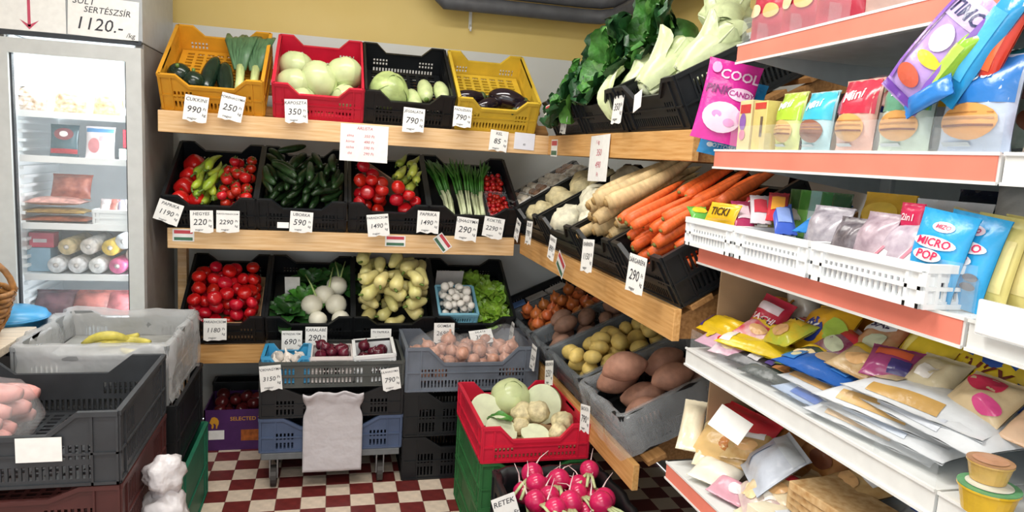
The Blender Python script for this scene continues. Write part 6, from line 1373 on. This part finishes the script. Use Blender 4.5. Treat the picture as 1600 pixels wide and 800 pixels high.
# more loose packs filling the rack
rr = random.Random(77)
def clutter(shelf_label, D, spots, words, group):
    for i, (x, y, z, yaw, lean, roll, w, h, c, c2, lab) in enumerate(spots):
        pr = [('rect', -w * 0.36, w * 0.36, h * 0.58, h * 0.84, rr.choice(('f2ece2', 'e8c23a', 'c8303c', '2f55b0', 'e6e6ea')))]
        if words[i % len(words)]: pr.append(('text', words[i % len(words)], 0, h * 0.71, min(h * 0.22, w * 0.24), '3a2a50'))
        pr.append(('ell', rr.uniform(-0.1, 0.1) * w, h * 0.32, w * 0.24, h * 0.16, rr.choice(('e2b27a', 'f0d9a8', '7a4630', 'd9e2c4'))))
        bag('snack_bag', lab, w, h, 0.04, blotch(c, c2), FRT(x, y, D + z, yaw, lean, roll), pr, seed=200 + i * 3 + int(y * 50), wr=0.25, group=group)
clutter('4', D4_, [
 (1.02, 1.505, 0.055, -15, 40, 8, 0.10, 0.12, 'c8a02a', 'b0402a', 'orange patterned bag behind the yellow sweets pack'),
 (0.955, 1.425, 0.06, 30, 62, -20, 0.11, 0.09, 'd83a4a', 'e8d8dc', 'red and white pack lying before the red sweets bag'),
 (0.905, 1.44, 0.020, 12, 72, 10, 0.10, 0.08, 'e6e0e4', 'b86a90', 'white and purple pack at the front edge of the fourth shelf'),
 (0.96, 1.34, 0.075, -20, 60, 15, 0.12, 0.10, 'e0b82a', 'a8c24a', 'yellow and green crumpled pack before the golden bag'),
 (1.0, 1.215, 0.075, 15, 55, -25, 0.12, 0.10, '8a2f5a', 'c8c0c8', 'magenta and silver pack behind the blue cookie pack'),
 (0.945, 1.235, 0.055, -12, 74, 30, 0.11, 0.09, '3a3f44', '8aa83a', 'black and green pack behind the blue cookie pack'),
 (1.02, 1.13, 0.10, -10, 50, 20, 0.11, 0.12, 'd8b48a', 'c86a4a', 'tan and orange bag before the shiny yellow bag'),
 (0.955, 1.09, 0.085, 15, 68, -10, 0.13, 0.10, 'd9c29a', 'a8804a', 'tan biscuit bag right of the blue cookie pack'),
 (1.12, 1.0, 0.07, 0, 25, 0, 0.13, 0.14, '8a1f2a', '5a1418', 'dark red bag left of the blue FUNKY bag'),
 (1.16, 1.14, 0.03, 0, 25, 0, 0.16, 0.16, 'c89a2a', '8a6a1a', 'brownish yellow bag at the back below the red rail'),
], ['', 'SALI', '', 'MAX', ''], 'extra packs on the fourth rack shelf')
clutter('5', D5_, [
 (1.05, 1.51, 0.02, 0, 30, 0, 0.16, 0.14, '8a2a2a', 'b8503a', 'dark red patterned bag at the back left of the fifth shelf'),
 (0.96, 1.41, 0.075, 10, 58, 25, 0.12, 0.10, 'dcc08a', 'b88a4a', 'tan pastry pack under the pale blue pack'),
 (0.90, 1.31, 0.03, -10, 70, -15, 0.12, 0.09, 'ded6c0', 'c8a8b0', 'cream and pink pack at the front of the fifth shelf'),
 (0.93, 1.255, 0.05, 20, 66, 10, 0.12, 0.10, 'd2b07a', 'e6dcc0', 'biscuit pack before the clear bag of crackers'),
 (1.02, 1.16, 0.115, -15, 70, 0, 0.14, 0.10, 'cfae7a', 'a87f4a', 'cracker bag lying on the wafer packs'),
 (1.06, 1.30, 0.09, 5, 45, -10, 0.14, 0.13, 'b88048', '8a5628', 'brown bread stick bag at the back of the fifth shelf'),
 (1.03, 0.98, 0.09, 5, 60, 0, 0.14, 0.13, 'b9bec6', '9aa0aa', 'silver grey pack behind the wafer sheets'),
], [''], 'extra packs on the fifth rack shelf')
clutter('3', D3_, [
 (1.06, 1.50, 0.0, 15, 10, 0, 0.09, 0.12, '2f5a28', 'c8a02a', 'green and gold bag at the left end behind the first basket'),
 (1.0, 1.265, 0.0, 0, 10, 0, 0.10, 0.12, '3a3050', '8a6ab0', 'dark purple bag behind the second basket'),
 (1.0, 1.085, 0.01, 0, 12, 8, 0.09, 0.13, 'd8d2d6', 'a89aa4', 'pale silvery bag behind the third basket'),
 (1.0, 0.95, 0.02, 0, 10, -8, 0.09, 0.13, 'e0d27a', 'd8d4cc', 'yellowish white bag behind the front popcorn bag'),
 (1.05, 0.86, 0.0, 0, 8, 0, 0.12, 0.16, 'c23a4c', 'e6dce0', 'red and white bag behind the pale yellow bags'),
], [''], 'extra packs on the third rack shelf')
clutter('2', D2_, [
 (1.10, 1.52, 0.02, 0, 20, 0, 0.12, 0.11, '6a4a3a', '3a2a22', 'brown bag at the left end behind the cartons'),
 (1.03, 1.30, 0.085, -25, 60, 20, 0.10, 0.12, 'd8a8b8', 'c23a5a', 'pink and white pack on top of the pastry packs'),
 (1.03, 1.21, 0.10, 25, 66, -30, 0.09, 0.13, 'b03a3a', 'e0c8c0', 'red patterned pack on top of the pastry packs'),
 (1.0, 1.09, 0.105, -20, 64, 25, 0.09, 0.13, '6a3a4a', 'c89a8a', 'brown and pink pack on top of the pastry packs'),
 (1.16, 1.22, 0.02, 0, 15, 0, 0.14, 0.14, '8fb4c0', 'd2dce0', 'pale blue bag at the back of the second rack shelf'),
 (1.16, 0.97, 0.02, 0, 15, 0, 0.14, 0.14, 'a8b4b0', '7f9a8a', 'greyish green bag at the back of the second rack shelf'),
], [''], 'extra packs on the second rack shelf')

# ------------------------------------------------------------------ price cards and stickers
def price_card(label, x, y, z, w, h, roll, head, price, side='B', torn=True, grp='handwritten price cards', lean=4):
    fr_ = FBK if side == 'B' else FRT
    M4 = fr_(x, y, z, 0, lean, -roll)
    n = 6; r = random.Random(int(abs(x * 1000) + abs(z * 777)))
    vs = [(-w / 2, h / 2), (w / 2, h / 2)] + [(w / 2 - w * k / n, -h / 2 + (r.uniform(-0.004, 0.005) if torn else 0)) for k in range(n + 1)]
    q = len(vs)
    mb = MB().add([(a, b, 0) for a, b in vs] + [(a, b, -0.0008) for a, b in vs], [tuple(range(q))[::-1], tuple(range(q, 2 * q))] + [(i, (i + 1) % q, q + (i + 1) % q, q + i) for i in range(q)])
    mb.f[0] = tuple(range(q - 1, -1, -1))
    o = tag(ob('price_card', mb.mesh('price_card', False), PAPER, None, M4), label, 'price card', grp)
    def put(s, cx, cy, sz, ink, nm='lettering'):
        v_, f_ = text_mesh(s, sz, 0.15, 0.006); ob(nm, MB().add([(a + cx, b + cy, 0.0007) for a, b, c in v_], f_), ink, o)
    if head: put(head, -0.002, h * 0.34, min(h * 0.20, 1.55 * w / max(4, len(head))), INK)
    if price: put(price, -w * 0.08, -h * 0.04, min(h * 0.40, 1.2 * w / max(3, len(price))), INK)
    if price: put('Ft', w * 0.36, h * 0.02, h * 0.15, INK); put('kg', w * 0.36, -h * 0.2, h * 0.15, INK); put('magyar', -w * 0.12, -h * 0.38, h * 0.12, INK)
    return o
B = [
 (-0.539, 3.10, 1.583, 0.089, 0.104, 6, 'CUKKINI', '990', 'price card reading 990 on the orange crate below the courgettes'),
 (-0.404, 3.10, 1.599, 0.091, 0.105, 10, 'PÓRÉHAGYMA', '250', 'price card reading 250 on the orange crate below the leeks'),
 (-0.154, 3.10, 1.602, 0.090, 0.097, -3, 'KÁPOSZTA', '350', 'price card reading 350 on the red top crate'),
 (0.331, 3.10, 1.599, 0.092, 0.102, 3, 'JÉGSALÁTA', '790', 'price card on the black top crate with lettuce'),
 (0.543, 3.10, 1.627, 0.081, 0.087, 3, 'PADLIZSÁN', '790', 'price card at the left of the lemon-yellow crate'),
 (0.72, 3.138, 1.535, 0.083, 0.091, 5, 'KEL', '85', 'price card reading 85 pinned to the top shelf board'),
 (-0.658, 3.17, 1.156, 0.098, 0.091, 18, 'PAPRIKA', '1190', 'tilted price card reading 1190 below the red bell peppers'),
 (-0.53, 3.17, 1.123, 0.090, 0.092, -2, 'HEGYES', '220', 'price card reading 220 below the green pointed peppers'),
 (-0.427, 3.17, 1.126, 0.092, 0.092, 0, 'FÜRTÖS PARADICSOM', '2290', 'price card reading 2290 below the vine tomatoes'),
 (-0.129, 3.17, 1.134, 0.095, 0.089, 3, 'UBORKA', '590', 'price card reading 590 below the small cucumbers'),
 (0.199, 3.17, 1.131, 0.095, 0.097, -6, 'PARADICSOM', '1490', 'price card below the tomatoes left of the divider'),
 (0.421, 3.17, 1.153, 0.099, 0.099, 2, 'PAPRIKA', '1490', 'price card below the light green peppers'),
 (0.599, 3.17, 1.126, 0.101, 0.106, 6, 'ÚJHAGYMA', '290', 'price card reading 290 below the spring onions'),
 (0.725, 3.17, 1.136, 0.097, 0.096, 8, 'KOKTÉL', '2290', 'price card below the cherry tomato punnets'),
 (-0.493, 3.27, 0.631, 0.096, 0.099, 0, 'PARADICSOM', '1180', 'price card reading 1180 below the big tomato heap'),
 (-0.166, 3.27, 0.575, 0.090, 0.096, 0, 'PETREZSELYEM', '690', 'price card below the leafy green bunches'),
 (-0.059, 3.27, 0.593, 0.096, 0.097, 0, 'KARALÁBÉ', '290', 'price card below the white kohlrabi'),
 (0.235, 3.27, 0.581, 0.095, 0.099, 0, 'TV PAPRIKA', '890', 'price card below the pale yellow peppers'),
 (0.534, 3.27, 0.611, 0.099, 0.095, 0, 'GOMBA', '2690', 'price card reading 2690 below the mushrooms'),
 (-0.232, 2.965, 0.502, 0.086, 0.105, -5, 'FOKHAGYMA', '3150', 'price card reading 3150 at the left of the trolley'),
 (0.262, 2.965, 0.486, 0.077, 0.097, -8, 'LILAHAGYMA', '790', 'price card reading 790 at the right of the trolley'),
]
for x, y, z, w, h, roll, hd, pr, lab in B: price_card(lab, x, y, z, w, h, roll, hd, pr)
price_card('folded price card below the green lettuces', 0.717, 3.26, 0.594, 0.115, 0.075, -8, 'SALÁTA', '390', lean=45)
R_ = [
 (0.918, 2.818, 1.625, 0.075, 0.10, 3, 'KEL', '490', 'narrow price card on the crate of savoy cabbages'),
 (0.918, 2.248, 1.657, 0.085, 0.115, 0, 'ÉDES KÁPOSZTA', '350', 'price card below the pale pointed cabbages'),
 (0.80, 3.02, 1.145, 0.075, 0.095, 12, 'GOMBA', '690', 'leftmost price card on the middle right shelf'),
 (0.80, 2.83, 1.156, 0.085, 0.098, -3, 'ZELLER', '790', 'price card below the celeriac'),
 (0.80, 2.50, 1.138, 0.080, 0.090, 4, 'KARFIOL', '890', 'price card below the cauliflower'),
 (0.80, 2.12, 1.167, 0.10, 0.105, -6, 'FEHÉRRÉPA', '1150', 'price card reading 1150 below the parsnips'),
 (0.80, 1.74, 1.172, 0.11, 0.105, 0, 'SÁRGARÉPA', '290', 'price card reading 290 below the carrots'),
 (0.875, 3.30, 0.60, 0.075, 0.115, 0, 'HAGYMA', '290', 'price card below the orange onions'),
 (0.885, 2.93, 0.585, 0.075, 0.11, 0, 'BURGONYA', '320', 'price card below the brownish red potatoes'),
 (0.875, 2.66, 0.60, 0.10, 0.10, -18, 'BURGONYA', '250', 'slanted price card below the yellow potatoes'),
 (0.85, 2.16, 0.60, 0.085, 0.09, -14, 'BATÁTA', '790', 'price card under the clear bag of the sweet potatoes'),
]
for x, y, z, w, h, roll, hd, pr, lab in R_: price_card(lab, x, y, z, w, h, roll, hd, pr, 'R')
price_card('curved price card on the radish crate', 0.535, 1.925, 0.395, 0.075, 0.13, -18, 'RETEK', '250')
sign('paper_sign', 'larger white price list with pink writing on the top shelf board', 0.203, 0.158, FBK(0.127, 3.145, 1.487, 0, 2, -1), [('ÁRLISTA', 0.0, 0.062, 0.018, REDINK), ('alma', -0.06, 0.03, 0.016, REDINK), ('350 Ft', 0.02, 0.03, 0.017, REDINK), ('körte', -0.06, 0.005, 0.016, REDINK), ('490 Ft', 0.02, 0.005, 0.017, REDINK), ('szilva', -0.06, -0.02, 0.016, REDINK), ('590 Ft', 0.02, -0.02, 0.017, REDINK), ('dió', -0.06, -0.045, 0.016, REDINK), ('290 Ft', 0.02, -0.045, 0.017, REDINK)])
sign('paper_sign', 'white hanging price list with red writing on the right top shelf', 0.19, 0.17, FRT(0.948, 2.47, 1.481, 0, 2, 2), [('1 kg', -0.02, 0.06, 0.022, REDINK), ('350', 0.0, 0.02, 0.035, REDINK), ('490', 0.0, -0.025, 0.035, REDINK), ('Ft', 0.0, -0.06, 0.022, REDINK)])
sign('paper_sign', 'small blank bluish label beside the card reading 85', 0.096, 0.075, FBK(0.843, 3.147, 1.54, 0, 0, -2), [('85', 0.0, -0.015, 0.012, INK)], mat('e2e4ee', 0.7, 0.02), 'label')
sign('paper_label', 'tiny white label on the cucumber crate', 0.048, 0.025, FBK(-0.205, 3.178, 1.117, 0, 10), [], cat='label')
sign('paper_label', 'small white label on the pale cabbage crate', 0.05, 0.06, FRT(0.90, 2.05, 1.66, 0, 10, 20), [], cat='label')
FLR = mat('c8434f', 0.5, 0.05); FLG = mat('3f6f55', 0.5, 0.05)
def flag(label, M4, w, h):
    o = tag(ob('flag_sticker', MB().box(-w / 2, w / 2, -h / 2, h / 2, -0.0008, 0).mesh('flag_sticker', False), PAPER, None, M4), label, 'sticker', 'tricolour flag stickers')
    ob('red_stripe', MB().box(-w * 0.43, w * 0.43, h * 0.14, h * 0.42, 0.0002, 0.0005), FLR, o)
    ob('green_stripe', MB().box(-w * 0.43, w * 0.43, -h * 0.42, -h * 0.16, 0.0002, 0.0005), FLG, o)
flag('flag sticker at the left end of the middle shelf board', FBK(-0.616, 3.248, 1.052, 0, 0), 0.086, 0.052)
flag('flag sticker in the middle of the middle shelf board', FBK(0.284, 3.248, 1.052, 0, 0), 0.093, 0.05)
flag('flag sticker turned slantwise on the middle shelf board', FBK(0.503, 3.248, 1.050, 0, 0, -52), 0.085, 0.052)
flag('flag sticker on the crate of dark kale', FRT(0.90, 3.0, 1.67, 0, 10, 5), 0.09, 0.065)
flag('flag sticker at the corner of the right top shelf', FRT(0.953, 3.04, 1.517, 0, 0), 0.09, 0.075)
flag('flag sticker on the middle right shelf board', FRT(0.873, 2.60, 1.06, 0, 0, -30), 0.10, 0.07)
